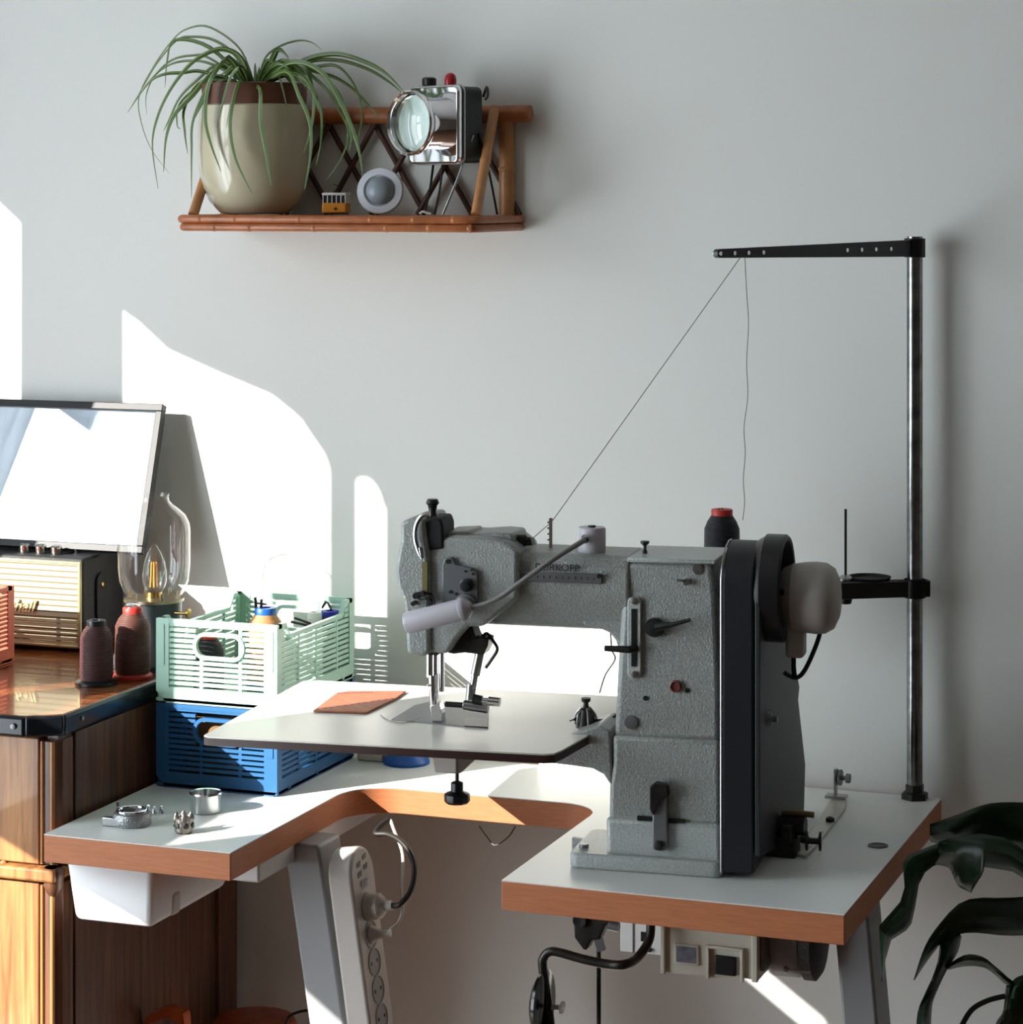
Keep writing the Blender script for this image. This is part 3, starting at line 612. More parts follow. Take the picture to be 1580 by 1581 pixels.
b = B(); lathe(b, [(0.006, -0.004), (0.009, 0), (0.013, 0.003), (0.0145, 0.006), (0.0145, 0.01), (0.013, 0.011), (0.0133, 0.014), (0.0136, Lh-0.004), (0.0125, Lh), (0.011, Lh+0.001), (0, Lh+0.001)], h0, ax, 32); obj('lamp_head', b, lilac, lamp)

# ---------------------------------------------------------------- thread stand
st = thing('thread_stand', 'tall steel thread stand pole with black guide arm at the table corner', 'thread stand', (-0.684, -0.034, TZ))
sx, sy = -0.684, -0.034
b = B(); cyl(b, (sx, sy, TZ+0.006), (sx, sy, 1.572), 0.0108, 24); obj('pole', b, mat('worn_steel_pole', (150, 152, 152), 0.22, 1.0, var=0.45, vscale=60, bump=0.03, bscale=100), st)
b = B(); lathe(b, [(0.019, 0), (0.019, 0.008), (0.013, 0.01), (0.013, 0.02), (0, 0.02)], (sx, sy, TZ), n=6); obj('foot_nut', b, darksteel, st)
dsp = CAM.z-(390-HY)/FP*3.475
A0 = V(sx, sy, 1.556); dirA = at(1105, 391.5, z=1.556)
b = B(); d_ = (dirA-A0); d_.z = 0; La = d_.length; d_.normalize(); sd2 = V(-d_.y, d_.x, 0)
box_pts = []
def ab(s, h, t): return A0+d_*s+UP*h+sd2*t
v = [ab(-0.018, -0.012, -0.004), ab(-0.018, 0.012, -0.004), ab(La-0.004, 0.0055, -0.004), ab(La, 0.003, -0.004), ab(La, -0.003, -0.004), ab(La-0.004, -0.0055, -0.004)]
ext(b, v, sd2*0.008); cyl(b, A0-UP*0.0125, A0+UP*0.0135, 0.0145, 20); obj('guide_arm', b, black, st, bevel=0.0006)
for i, px in enumerate((1109, 1131, 1152, 1175, 1304, 1327, 1349, 1371)):
    best = min((abs((CX+FP*((ab(s/200*La, 0, 0)-CAM).dot(Rv))/((ab(s/200*La, 0, 0)-CAM).dot(Fv)))-px), s) for s in range(201))[1]
    p = ab(best/200*La, 0, 0)
    b = B(); lathe(b, [(0.0028, -0.0052), (0.0028, 0.0052)], p, sd2, 12); obj('eyelet', b, chrome, st)
# spool arms
zs = 1.10
def spool_arm(px, py, pinrow, name):
    c = at(px, py, z=zs)
    b = B(); dd = (c-V(sx, sy, zs)); dd.z = 0; L2 = dd.length; dd.normalize(); nn = V(-dd.y, dd.x, 0)
    o_ = V(sx, sy, zs)
    pts = [o_-dd*0.02-nn*0.008, o_-dd*0.02+nn*0.008, o_+dd*(L2+0.006)+nn*0.008, o_+dd*(L2+0.006)-nn*0.008]
    ext(b, [p-UP*0.022 for p in pts], UP*0.022); cyl(b, o_-UP*0.024, o_+UP*0.002, 0.015, 20)
    lathe(b, [(0.008, -0.032), (0.010, -0.022), (0.010, 0)], c, n=16)
    obj(name, b, black, st, bevel=0.001)
    return c, dd
c1, dd = spool_arm(1306, 896, 783, 'spool_arm')
b = B(); cd_ = c1+V(0.028, 0.022, 0); lathe(b, [(0.028, -0.002), (0.030, 0.004), (0.029, 0.004), (0.027, 0), (0, 0)], cd_, n=36); obj('spool_tray', b, blackmatte, st)
b = B(); cyl(b, c1, V(c1.x, c1.y, CAM.z-(783-HY)/FP*3.49), 0.0018, 10); obj('spool_pin', b, darksteel, st)
b = B(); lathe(b, [(0.010, 0), (0.010, 0.003), (0.006, 0.007), (0, 0.008)], c1, n=16); obj('pin_nut', b, steel, st)
c2, dd = spool_arm(1115, 905, 780, 'spool_arm')
b = B(); lathe(b, [(0.030, -0.002), (0.032, 0.004), (0.031, 0.004), (0.028, 0), (0, 0)], c2, n=36); obj('spool_tray', b, blackmatte, st)
topz = CAM.z-(786-HY)/FP*3.417
b = B(); cyl(b, c2, V(c2.x, c2.y, topz+0.002), 0.0018, 10); obj('spool_pin', b, steel, st)
# thread cones
def thread_mat(name, col, metal=0.0):
    m = mat(name, col, 0.55, bump=0.0)
    nt = m.node_tree; n = nt.nodes; L = nt.links; bs = n['Principled BSDF']
    tc = n.new('ShaderNodeTexCoord'); wv = n.new('ShaderNodeTexWave'); wv.bands_direction = 'Z'; wv.inputs['Scale'].default_value = 130; wv.inputs['Distortion'].default_value = 1.0
    L.new(tc.outputs['Object'], wv.inputs[0]); bp = n.new('ShaderNodeBump'); bp.inputs['Strength'].default_value = 0.6; bp.inputs['Distance'].default_value = 0.0012
    L.new(wv.outputs['Fac'], bp.inputs['Height']); L.new(bp.outputs[0], bs.inputs['Normal']); bs.inputs['Sheen Weight'].default_value = 0.0
    return m
def cone(loc, R, hgt, thread, core, name, label, cap_r=None, base_col=None, flange=None):
    t = thing(name, label, 'thread spool', loc)
    o = Vector(loc); cr = cap_r or R*0.55
    b = B()
    fl = flange or R*1.02
    lathe(b, [(fl, 0), (fl, 0.004), (R*0.9, 0.007), (R*0.9, 0.012)], o, n=40); obj('base_flange', b, base_col or core, t)
    b = B(); pr = [(R*0.93, 0.006), (R, 0.012), (R*1.0, hgt*0.3), (R*0.97, hgt*0.74), (R*0.8, hgt*0.84), (cr*1.02, hgt*0.91), (cr, hgt*0.92)]
    lathe(b, pr, o, n=48); obj('thread', b, thread, t)
    b = B(); lathe(b, [(cr*0.9, hgt*0.9), (cr, hgt*0.905), (cr*1.02, hgt*0.985), (cr*0.95, hgt), (cr*0.5, hgt), (cr*0.45, hgt*0.95), (0, hgt*0.95)], o, n=36); obj('core', b, core, t)
    return t
red = mat('red_core', (190, 52, 44), 0.45)
cone((c2.x, c2.y, zs+0.004), 0.0245, topz-zs-0.004, thread_mat('navy_black_thread', (24, 26, 34)), red, 'thread_cone', 'black thread cone with red core behind the machine top', cap_r=0.0145)
# threads running from the arm
thr = mat('fine_thread', (112, 112, 108), 0.8)
pA = ab(0, 0, 0)
def on_arm(px):
    s = min((abs((CX+FP*((ab(s/400*La, 0, 0)-CAM).dot(Rv))/((ab(s/400*La, 0, 0)-CAM).dot(Fv)))-px), s) for s in range(401))[1]; return ab(s/400*La, -0.004, -0.005)
e1 = on_arm(1150)
b = B(); tube(b, [e1, L_(852, 806, 0.05), L_(822, 832, 0.045)], 0.00055, 5); o = obj('thread_line', b, thr); tag(o, 'fine taut thread running diagonally from the guide arm to the machine', 'thread')
ze = topz
pts = [on_arm(1155), None, None, None, None]
e2 = V(c2.x+0.026, c2.y, topz-0.02); P_ = [on_arm(1155)]
rows = [(1153, 450), (1156, 500), (1153, 560), (1155, 610), (1149, 660), (1151, 700), (1148, 740), (1150, 775), (1147, 803)]
d0 = (P_[0]-CAM).dot(Fv); d1 = (e2-CAM).dot(Fv)
for k, (x, y) in enumerate(rows): P_.append(at(x, y, d=d0+(d1-d0)*(k+1)/len(rows)))
b = B(); tube(b, P_, 0.00055, 5, 5); o = obj('thread_line', b, thr); tag(o, 'fine wavy thread hanging from the guide arm down to the black thread cone', 'thread')
b = B(); tube(b, [at(943, 975, y=-0.3), at(945, 1003, y=-0.3), at(950, 1018, y=-0.3), at(935, 1042, y=-0.3), at(926, 1070, y=-0.3)], 0.0011, 6, 5); o = obj('cord', b, thr); tag(o, 'thin grey cord hanging behind the machine opening', 'cord')

# ---------------------------------------------------------------- things under the right leaf
cb = thing('control_box', 'cream motor control box with black rocker switch under the table', 'control box', at(1100, 1440, y=-0.40))
y0 = -0.42
g2 = lambda px, py, y=y0: at(px, py, y=y)
a = g2(1023, 1500); c = g2(1172, 1500)
zl = g2(1023, 1502).z; zr = g2(1165, 1515).z; 
b = B(); ext(b, [(a.x, y0, zt), (a.x, y0, zl), (g2(1090, 1500).x, y0, zl), (g2(1100, 1500).x, y0, zl+0.0), (g2(1140, 1500).x, y0, zr+0.002), (c.x, y0, zr), (c.x, y0, zt)], (0, 0.17, 0)); obj('housing', b, cream, cb, bevel=0.003)
b = B(); box(b, a.x-0.001, a.x+0.005, y0-0.006, y0, zl, zt); box(b, c.x-0.008, c.x, y0-0.006, y0, zr, zt); split('front_flange', b, cream, cb, bevel=0.0015)
p = g2(1061, 1473); 
b = B(); box(b, p.x-0.016, p.x+0.016, y0-0.003, y0+0.001, p.z-0.013, p.z+0.013); obj('meter_frame', b, cream, cb, bevel=0.001)
b = B(); box(b, p.x-0.013, p.x+0.013, y0-0.0035, y0-0.0025, p.z-0.010, p.z+0.010); obj('meter_window', b, mat('meter_blue_grey', (140, 146, 160), 0.25, var=0.4, vscale=90), cb)
p = g2(1121, 1490)
b = B(); box(b, p.x-0.024, p.x-0.02, y0-0.006, y0, p.z-0.018, p.z+0.022); box(b, p.x+0.02, p.x+0.024, y0-0.006, y0, p.z-0.018, p.z+0.022); box(b, p.x-0.024, p.x+0.024, y0-0.006, y0, p.z+0.02, p.z+0.024); obj('switch_surround', b, cream, cb, bevel=0.001)
b = B(); box(b, p.x-0.014, p.x+0.014, y0-0.005, y0+0.001, p.z-0.012, p.z+0.012); obj('rocker_switch', b, black, cb, bevel=0.002)
b = B(); box(b, c.x+0.001, c.x+0.006, y0+0.004, y0+0.16, zr+0.012, zt); obj('side_cover', b, smoothgrey, cb, bevel=0.001)
jb = thing('junction_box', 'flat white junction panel under the table, left of the cream control box', 'electrical box', at(990, 1440, y=-0.36))
yj = -0.36; a_ = at(958, 1460, y=yj); c_ = at(1023, 1478, y=yj)
b = B(); box(b, a_.x, c_.x+0.02, yj, yj+0.03, at(990, 1472, y=yj).z, zt); obj('panel', b, whiteplastic, jb, bevel=0.001)
b = B(); xx = at(978, 1450, y=yj).x; box(b, xx-0.0006, xx+0.0006, yj-0.0015, yj, at(990, 1472, y=yj).z, zt); obj('seam', b, smoothgrey, jb)
b = B(); q = at(996, 1446, y=yj); box(b, q.x-0.005, q.x+0.005, yj-0.002, yj+0.001, q.z-0.006, q.z+0.006); q = at(1004, 1466, y=yj); lathe(b, [(0.003, 0), (0.003, 0.003), (0, 0.003)], q, (0, -1, 0), 10); obj('latch', b, black, jb)
# motor
mt = thing('clutch_motor', 'grey round sewing motor with dark ribbed end under the table corner', 'motor', at(1240, 1450, y=-0.33))
pc = at(1232, 1440, y=-0.33); 
pl_ = at(1198, 1430, y=-0.33); pr_ = at(1245, 1430, y=-0.33); rr = 0.062; zc_ = at(1220, 1505, y=-0.33).z+rr
b = B(); lathe(b, [(rr*0.8, -0.006), (rr*0.97, 0), (rr, 0.004), (rr, 0.036), (rr*0.96, 0.04)], (pl_.x-0.001, -0.33, zc_), (1, 0.05, 0), 48); obj('motor_body', b, steel_grey, mt)
b = B(); lathe(b, [(rr*0.98, 0.041), (rr*1.04, 0.043), (rr*1.04, 0.056), (rr*0.9, 0.062), (0, 0.064)], (pl_.x-0.001, -0.33, zc_), (1, 0.05, 0), 48); obj('ribbed_end', b, mat('dark_mesh', (84, 84, 84), 0.7, bump=0.8, bscale=500, var=0.5, vscale=400), mt)
b = B(); q = at(1215, 1497, y=-0.395); cyl(b, q, q+V(0.03, 0.0, 0.0), 0.0015, 8); lathe(b, [(0.004, -0.003), (0.004, 0.001)], q, (1, 0, 0), 10); obj('tie_bolt', b, steel, mt)
b = B(); box(b, pl_.x-0.02, pl_.x+0.035, -0.36, -0.29, zc_+rr*0.3, zt); obj('mount', b, darksteel, mt, bevel=0.003)
# knee lifter
kl = thing('knee_lifter', 'bent steel knee lifter rod with round black pad under the table', 'knee lifter', at(930, 1440, y=-0.55))
yk_ = -0.5
K = lambda px, py, y=yk_: at(px, py, y=y)
b = B(); tube(b, [K(1005, 1428, -0.44)+UP*0.01, K(1003, 1450, -0.45), K(985, 1478, -0.47), K(965, 1489), K(940, 1489), K(900, 1481), K(862, 1470), K(848, 1470), K(840, 1478), K(838, 1492), K(845, 1540), K(852, 1600)], 0.0058, 12, 5); obj('lifter_rod', b, darksteel, kl)
b = B(); q = K(826, 1548, -0.5); lathe(b, [(0.0, 0), (0.03, 0.003), (0.041, 0.009), (0.042, 0.013), (0.035, 0.015), (0.012, 0.017), (0, 0.017)], q, (1.0, 0.0, 0), 40); obj('knee_pad', b, mat('gloss_black', (14, 14, 16), 0.15), kl)
b = B(); q = K(852, 1555, -0.505); tube(b, [q, K(870, 1556, -0.505)], 0.0035, 8); cyl(b, K(866, 1555, -0.505), K(870, 1556, -0.505), 0.008, 6); obj('clamp_bolt', b, steel, kl)
lb = thing('lift_linkage', 'dark steel lift linkage bracket bolted beneath the table front', 'bracket', at(915, 1430, y=-0.46))
yk2 = -0.46; K2 = lambda px, py: at(px, py, y=yk2)
b = B(); ext(b, [K2(885, 1412), K2(887, 1448), K2(900, 1466), K2(905, 1468), K2(913, 1452), K2(925, 1452), K2(934, 1430), K2(945, 1424), K2(945, 1412)], (0, 0.02, 0)); obj('bracket_plate', b, darksteel, lb, bevel=0.002)
b = B(); ext(b, [K2(917, 1452), K2(923, 1470), K2(933, 1468), K2(928, 1450)], (0, 0.008, 0)); cyl(b, K2(940, 1428), K2(956, 1432), 0.006, 10); obj('link_arm', b, smoothgrey, lb)
b = B(); q = K2(897, 1420)+V(0, -0.003, 0); lathe(b, [(0.009, 0), (0.009, 0.003), (0.006, 0.0032), (0, 0.001)], q, (0, -1, 0), 18); obj('pivot', b, black, lb)
b = B(); p = K2(919, 1462); cyl(b, p+V(0, 0.015, 0), V(p.x, p.y+0.015, 0.12), 0.0028, 10); o = obj('pedal_rod', b, darksteel); tag(o, 'thin vertical pedal rod hanging from the linkage under the table', 'rod')

# ---------------------------------------------------------------- power strip on the left leg
LEAN = math.radians(8.2)
yps = -0.44
pt_ = at(501, 1324, y=yps)
strip = thing('power_strip', 'white power strip with round grey sockets strapped to the leaning table leg', 'power strip', pt_)
def PS(u, v, s):   # u across (+x), v depth (+y), s down along the strip
    return pt_+V(u*math.cos(LEAN)+s*math.sin(LEAN), v, u*math.sin(LEAN)-s*math.cos(LEAN)+0.004)
Wd, Dp, Ls = 0.034, 0.075, 0.42
b = B(); pr = []
for j in range(13): a = PI*j/12; pr.append((Dp/2-Dp/2*math.cos(a), Dp/2-Dp/2*math.sin(a)*0.99))
pr = pr + [(Dp, Ls), (0, Ls)]
ext(b, [PS(0, v_, s_2) for v_, s_2 in pr], PS(Wd, 0, 0)-PS(0, 0, 0)); obj('housing', b, greywhite, strip, bevel=0.004, seg=3)
nx = (PS(1, 0, 0)-PS(0, 0, 0))
sockm = mat('socket_grey', (150, 148, 146), 0.5)
for k in range(7):
    s_2 = 0.080+k*0.0365
    b = B(); c0 = PS(Wd, Dp/2, s_2)
    lathe(b, [(0.0185, -0.001), (0.0185, 0.0012), (0.0172, 0.0014), (0.0168, 0.0002), (0, 0.0002)], c0, nx, 28); so1 = obj('socket', b, sockm, strip)
    b = B()
    for sg in (-1, 1): lathe(b, [(0.0025, 0), (0.0025, 0.0008), (0, 0.0008)], c0+V(0, 0.0095*sg, 0), nx, 10)
    split('socket_hole', b, black, so1)
b = B()
for k in range(2):
    for j in range(2):
        c0 = PS(Wd, Dp/2-0.01+0.02*j, 0.022+0.013*k-0.006*j)
        R3 = [c0+V(0, -0.006, 0.0025), c0+V(0, 0.006, 0.0045), c0+V(0, 0.006, -0.0025), c0+V(0, -0.006, -0.0045)]
        ext(b, R3, nx*0.0006)
split('usb_port', b, black, strip)
b = B()
for k in range(6):
    c0 = PS(Wd, Dp/2-0.009+0.0036*k, 0.052); ext(b, [c0+V(0, -0.001, 0.008), c0+V(0, 0.001, 0.008), c0+V(0, 0.001, -0.008), c0+V(0, -0.001, -0.008)], nx*0.0006)
split('vent_slot', b, smoothgrey, strip)
# plugs
pg = thing('power_plug', 'large white round plug with black cable in the top socket of the power strip', 'plug', PS(Wd, Dp/2, 0.080))
c0 = PS(Wd+0.001, Dp/2, 0.080); 
b = B(); lathe(b, [(0.0175, 0), (0.0175, 0.009), (0.0165, 0.014), (0.0165, 0.018), (0.012, 0.023), (0.007, 0.025), (0.0062, 0.036), (0.005, 0.036)], c0, nx, 28); obj('plug_body', b, greywhite, pg)
e = c0+nx*0.035
b = B()
cp = [e, at(618, 1396, d=3.33), at(634, 1375, d=3.34), at(640, 1345, d=3.36), at(634, 1318, d=3.38), at(618, 1298, d=3.4), at(598, 1288, d=3.42), at(580, 1287, d=3.43), at(586, 1276, d=3.44), at(600, 1266, d=3.45)]
tube(b, cp, 0.0038, 10, 6); obj('cable', b, mat('cable_black_brown', (34, 28, 26), 0.5), pg)
pg2 = thing('power_plug', 'slim white plug with thin white cable in the second socket of the power strip', 'plug', PS(Wd, Dp/2, 0.1165))
c0 = PS(Wd+0.001, Dp/2, 0.1165)
b = B(); lathe(b, [(0.012, 0), (0.011, 0.004), (0.0065, 0.010), (0.006, 0.020), (0.0045, 0.028), (0.003, 0.028)], c0, nx, 20); obj('plug_body', b, greywhite, pg2)
e = c0+nx*0.027
b = B(); tube(b, [e, at(604, 1434, d=3.33), at(616, 1424, d=3.34), at(622, 1400, d=3.35), at(620, 1370, d=3.38), at(622, 1320, d=3.42), at(608, 1280, d=3.44), at(603, 1266, d=3.45)], 0.0022, 8, 6); obj('cable', b, greywhite, pg2)
b = B(); tube(b, [at(740, 1275, y=-0.1), at(752, 1292, y=-0.11), at(765, 1305, y=-0.12), at(785, 1292, y=-0.1), at(796, 1276, y=-0.08)], 0.0009, 6, 6); o = obj('cord', b, thr); tag(o, 'thin cord loop sagging below the cutout at the back of the table', 'cord')
b = B(); tube(b, [at(475, 1560, y=-0.2), at(460, 1563, y=-0.2), at(445, 1572, y=-0.2), at(438, 1600, y=-0.2)], 0.002, 8, 6); o = obj('cable', b, black); tag(o, 'short black cable curving low beside the left table leg', 'cable')

# ---------------------------------------------------------------- oak cabinet at the left
ZC = 0.942
cab = thing('cabinet', 'old oak cabinet with black-edged top, left of the sewing table', 'cabinet', (-2.1, -0.3, 0))
cA = at(100, 1105, z=ZC); cB = at(38, 1108, z=ZC); XE = cA.x
topo = [(-2.6, cB.y-0.002), (cB.x, cB.y), (cA.x, cA.y), (XE, -0.02), (-2.6, -0.02)]
b = B(); ext(b, [(x+(-0.006 if x > -2.5 else 0), y+(0.008 if y < -0.1 else 0), ZC-0.024) for x, y in topo], (0, 0, 0.024)); obj('cabinet_top', b, oaktop, cab, bevel=0.002)
edgeb = mat('black_edge_trim', (22, 26, 32), 0.22, bump=0.02, bscale=60)
def trim(p, q, ov=0.0):
    p = Vector((p[0], p[1], 0)); q = Vector((q[0], q[1], 0)); t = (q-p).normalized(); n_ = V(t.y, -t.x, 0)
    b = B(); ext(b, [p+UP*(ZC-0.027), q+UP*(ZC-0.027), q+n_*-0.008+UP*(ZC-0.027), p+n_*-0.008+UP*(ZC-0.027)], (0, 0, 0.0275)); return b
obj('front_edge', trim(topo[0], (cB.x-0.001, cB.y)), edgeb, cab, bevel=0.004, seg=3)
obj('corner_edge', trim((cB.x+0.0005, cB.y), (cA.x, cA.y)), edgeb, cab, bevel=0.004, seg=3)
obj('side_edge', trim((cA.x, cA.y+0.001), (XE, -0.02)), edgeb, cab, bevel=0.004, seg=3)
b = B(); q = at(20, 1122, y=cB.y-0.002); lathe(b, [(0.004, 0), (0.0035, 0.0015), (0, 0.002)], q, (0, -1, 0), 14); q = V(XE-0.002, cA.y+0.045, ZC-0.012); lathe(b, [(0.003, 0), (0.003, 0.004), (0, 0.004)], q, (1, 0, 0), 12); split('edge_screw', b, smoothgrey, cab)
yF = cB.y+0.02; xR = XE-0.008
b = B(); box(b, -2.58, xR-0.004, yF+0.012, -0.03, 0.06, ZC-0.027); obj('carcass', b, walnut, cab)
xC = at(60, 1300, y=yF).x
zw = at(20, 1345, y=yF).z
b = B(); box(b, -2.58, xC, yF, yF+0.016, zw+0.012, ZC-0.03); obj('drawer_front', b, oak, cab, bevel=0.002)
b = B(); q = at(5, 1335, y=yF); lathe(b, [(0.006, 0), (0.004, 0.003), (0, 0.004)], q, (0, -1, 0), 14); obj('wood_plug', b, oak, cab)
b = B(); box(b, -2.58, xC, yF, yF+0.016, 0.1, zw-0.012); obj('door', b, oak, cab, bevel=0.002)
b = B(); box(b, -2.58, xR+0.004, yF-0.012, yF+0.02, zw-0.008, zw+0.01); box(b, xR-0.02, xR+0.006, yF+0.0, -0.03, zw-0.006, zw+0.008); obj('waist_moulding', b, oak, cab, bevel=0.004, seg=3)
for (za, zb_) in ((zw+0.014, ZC-0.034), (0.1, zw-0.014)):
    b = B(); ext(b, [(xC+0.001, yF+0.002, za), (xC+0.018, yF+0.0, za), (xC+0.03, yF+0.012, za), (xR, yF+0.02, za), (xR, yF+0.045, za), (xC+0.001, yF+0.045, za)], (0, 0, zb_-za)); obj('corner_post', b, walnut, cab, bevel=0.001)
    b = B(); cyl(b, (xC+0.020, yF+0.001, za), (xC+0.020, yF+0.001, zb_), 0.0032, 10); cyl(b, (xC+0.005, yF+0.001, za), (xC+0.005, yF+0.001, zb_), 0.0028, 10); split('corner_bead', b, oak, cab)
b = B(); lathe(b, [(0.004, -0.03), (0.010, -0.022), (0.013, -0.014), (0.013, -0.008), (0.015, 0), (0.015, 0.006), (0.012, 0.01)], (xC+0.02, yF+0.004, zw+0.0), n=18); obj('corner_capital', b, walnut, cab)
b = B(); box(b, xR-0.003, xR+0.001, yF+0.05, -0.05, zw+0.012, ZC-0.03); box(b, xR-0.003, xR+0.001, yF+0.05, -0.13, 0.1, zw-0.012); obj('side_panel', b, walnut, cab, bevel=0.001)
b = B(); box(b, xR-0.006, xR+0.0025, -0.10, -0.04, 0.06, zw-0.012); obj('rear_stile', b, walnut, cab, bevel=0.001)

# ---------------------------------------------------------------- folding crates
def crate(name, label, x0, y0, z0, w_, l_, h_, m, dip=0.014, ns=12, hole=True, t=0.006, postw=0.02, group=None):
    c = thing(name, label, 'crate', (x0+w_/2, y0+l_/2, z0))
    x1, y1 = x0+w_, y0+l_
    b = B(); box(b, x0, x1, y0, y1, z0+0.002, z0+0.006); obj('bottom', b, m, c)
    bh = 0.022; tb = 0.006; ch = 0.016
    def short(y, nm):
        b = B()
        ya_, yb = (y, y+t) if y == y0 else (y-t, y)
        # lower band with chamfered corners, posts, top rail
        ext(b, [(x0+ch, ya_, z0), (x1-ch*0.4, ya_, z0), (x1, ya_, z0+ch*0.4), (x1, ya_, z0+bh), (x0, ya_, z0+bh), (x0, ya_, z0+ch)], (0, yb-ya_, 0))
        box(b, x0, x0+postw, ya_, yb, z0+bh, z0+h_); box(b, x1-postw, x1, ya_, yb, z0+bh, z0+h_)
        box(b, x0+postw, x1-postw, ya_, yb, z0+h_-tb, z0+h_)
        hc = (x0+x1)/2+0.004; hz_ = z0+h_*0.70; hw_, hh = w_*0.185, h_*0.12
        if hole:
            pts = []
            ring_o = rrect(hc, hz_, hw_*2+0.010, hh*2+0.010, hh+0.004, 6); ring_i = rrect(hc, hz_, hw_*2, hh*2, hh*0.95, 6)
            n = len(ring_o); yo = ya_-0.001
            for (yy, s) in ((yo, 1), (yb, -1)):
                pass
            vo = [[b.verts.new((x, yy, z)) for x, z in ring_o] for yy in (yo, yb)]; vi = [[b.verts.new((x, yy, z)) for x, z in ring_i] for yy in (yo, yb)]
            for i in range(n):
                j = (i+1) % n
                b.faces.new((vo[0][i], vo[0][j], vi[0][j], vi[0][i])); b.faces.new((vo[1][i], vi[1][i], vi[1][j], vo[1][j]))
                b.faces.new((vo[0][i], vo[1][i], vo[1][j], vo[0][j])); b.faces.new((vi[0][i], vi[0][j], vi[1][j], vi[1][i]))
        # recessed clip on the posts
        for xx in (x0+0.003, x1-postw+0.004): box(b, xx, xx+0.010, ya_-0.0012, ya_, z0+h_*0.45, z0+h_-0.008)
        pn = obj(nm, b, m, c, smooth=False)
        b = B(); zz0 = z0+bh; zz1 = z0+h_-tb; st_ = (zz1-zz0)/ns
        for k in range(ns):
            za = zz0+st_*(k+0.5); zb2 = za+st_*0.60
            segs = [(x0+postw, x1-postw)]
            if hole and zb2 > hz_-hh-0.004 and za < hz_+hh+0.004: segs = [(x0+postw, hc-hw_-0.002), (hc+hw_+0.002, x1-postw)]
            for (sa, sb) in segs: box(b, sa, sb, ya_+0.001, yb-0.0012, za, min(zb2, zz1))
        box(b, x0+w_*0.36, x0+w_*0.385, ya_+0.002, yb, zz0, hz_-hh-0.004); box(b, x0+w_*0.68, x0+w_*0.705, ya_+0.002, yb, zz0, zz1)
        obj('slats', b, m, pn, smooth=False, kind='stuff')
    short(y0, 'end_panel'); short(y1, 'end_panel')
    def long_(x):
        xa, xb = (x, x+t) if x == x0 else (x-t, x)
        b = B(); box(b, xa, xb, y0+t, y1-t, z0, z0+bh)
        pw = 0.03
        top = lambda y: h_ - (0 if (y < y0+pw or y > y1-pw) else dip)
        box(b, xa, xb, y0+t, y0+t+0.010, z0+bh, z0+h_); box(b, xa, xb, y1-t-0.010, y1-t, z0+bh, z0+h_)
        # top rail with a dipped middle
        P = [(y0+t, h_), (y0+pw, h_), (y0+pw+0.012, h_-dip), (y1-pw-0.012, h_-dip), (y1-pw, h_), (y1-t, h_)]
        pts = [(xa, y, z0+z) for y, z in P]+[(xa, y, z0+z-tb) for y, z in reversed(P)]
        ext(b, pts, (xb-xa, 0, 0))
        for f in (0.28, 0.5, 0.78): yy = y0+l_*f; box(b, xa+0.001, xb-0.001, yy-0.002, yy+0.002, z0+bh, z0+h_-dip-tb)
        for f in (0.15, 0.5, 0.85): yy = y0+l_*f; box(b, xa-0.0008, xb+0.0008, yy-0.004, yy+0.004, z0+0.004, z0+0.008)
        pn = obj('side_panel', b, m, c, smooth=False)
        b = B(); zz0 = z0+bh; zz1 = z0+h_-tb; st_ = (zz1-zz0)/ns
        for k in range(ns):
            za = zz0+st_*(k+0.45); zb2 = za+st_*0.66
            if zb2 < z0+h_-dip-tb: box(b, xa+0.0015, xb-0.0015, y0+t+0.01, y1-t-0.01, za, zb2)
            elif za < zz1:
                for (ya2, yb2) in ((y0+t+0.01, y0+pw), (y1-pw, y1-t-0.01)): box(b, xa+0.0015, xb-0.0015, ya2, yb2, za, min(zb2, zz1))
        obj('slats', b, m, pn, smooth=False, kind='stuff')
    long_(x0); long_(x1)
    return c
mint = mat('mint_plastic', (176, 214, 196), 0.42); blue = mat('petrol_blue_plastic', (40, 94, 142), 0.42); peach = mat('coral_plastic', (214, 112, 84), 0.45)
cx0, cx1, cy0, cy1 = -1.6965, -1.509, -0.331, -0.070
CH = 0.1175
crate('folding_crate', 'blue slatted folding crate on the white table, under the mint one', cx0, cy0, TZ, cx1-cx0, cy1-cy0, CH, blue)
crate('folding_crate', 'mint green slatted folding crate stacked on the blue one', cx0, cy0, TZ+CH+0.001, cx1-cx0, cy1-cy0, CH, mint, dip=0.018)
rq = at(22, 1022, z=ZC)
crate('folding_crate', 'coral orange slatted crate on the cabinet in front of the radio', rq.x-0.17, rq.y-0.26, ZC+0.0006, 0.17, 0.26, 0.112, peach, dip=0.0, ns=13, hole=False)
# contents of the mint crate
zc0 = TZ+CH+0.009
def cone_at(px, row_top, y, R, thread, core, name, label, z0, **k):
    p = at(px, row_top, y=y); return cone((p.x, p.y, z0), R, p.z-z0, thread, core, name, label, **k)
tanT = thread_mat('tan_thread', (196, 138, 92)); plumT = thread_mat('plum_brown_thread', (72, 42, 44)); brownT = thread_mat('brown_thread', (92, 56, 48)); whiteT = thread_mat('white_thread', (225, 222, 215))
blu = mat('blue_core', (30, 90, 170), 0.4); dblu = mat('dark_blue_core', (38, 48, 170), 0.4); blkc = mat('black_core', (24, 24, 26), 0.35)
cone_at(410, 938, -0.22, 0.027, tanT, blu, 'thread_cone', 'tan thread cone with bright blue core inside the mint crate', zc0, cap_r=0.0155)
cone_at(509, 943, -0.097, 0.0185, plumT, dblu, 'thread_cone', 'dark plum thread cone with violet-blue core at the back of the mint crate', zc0, cap_r=0.014)
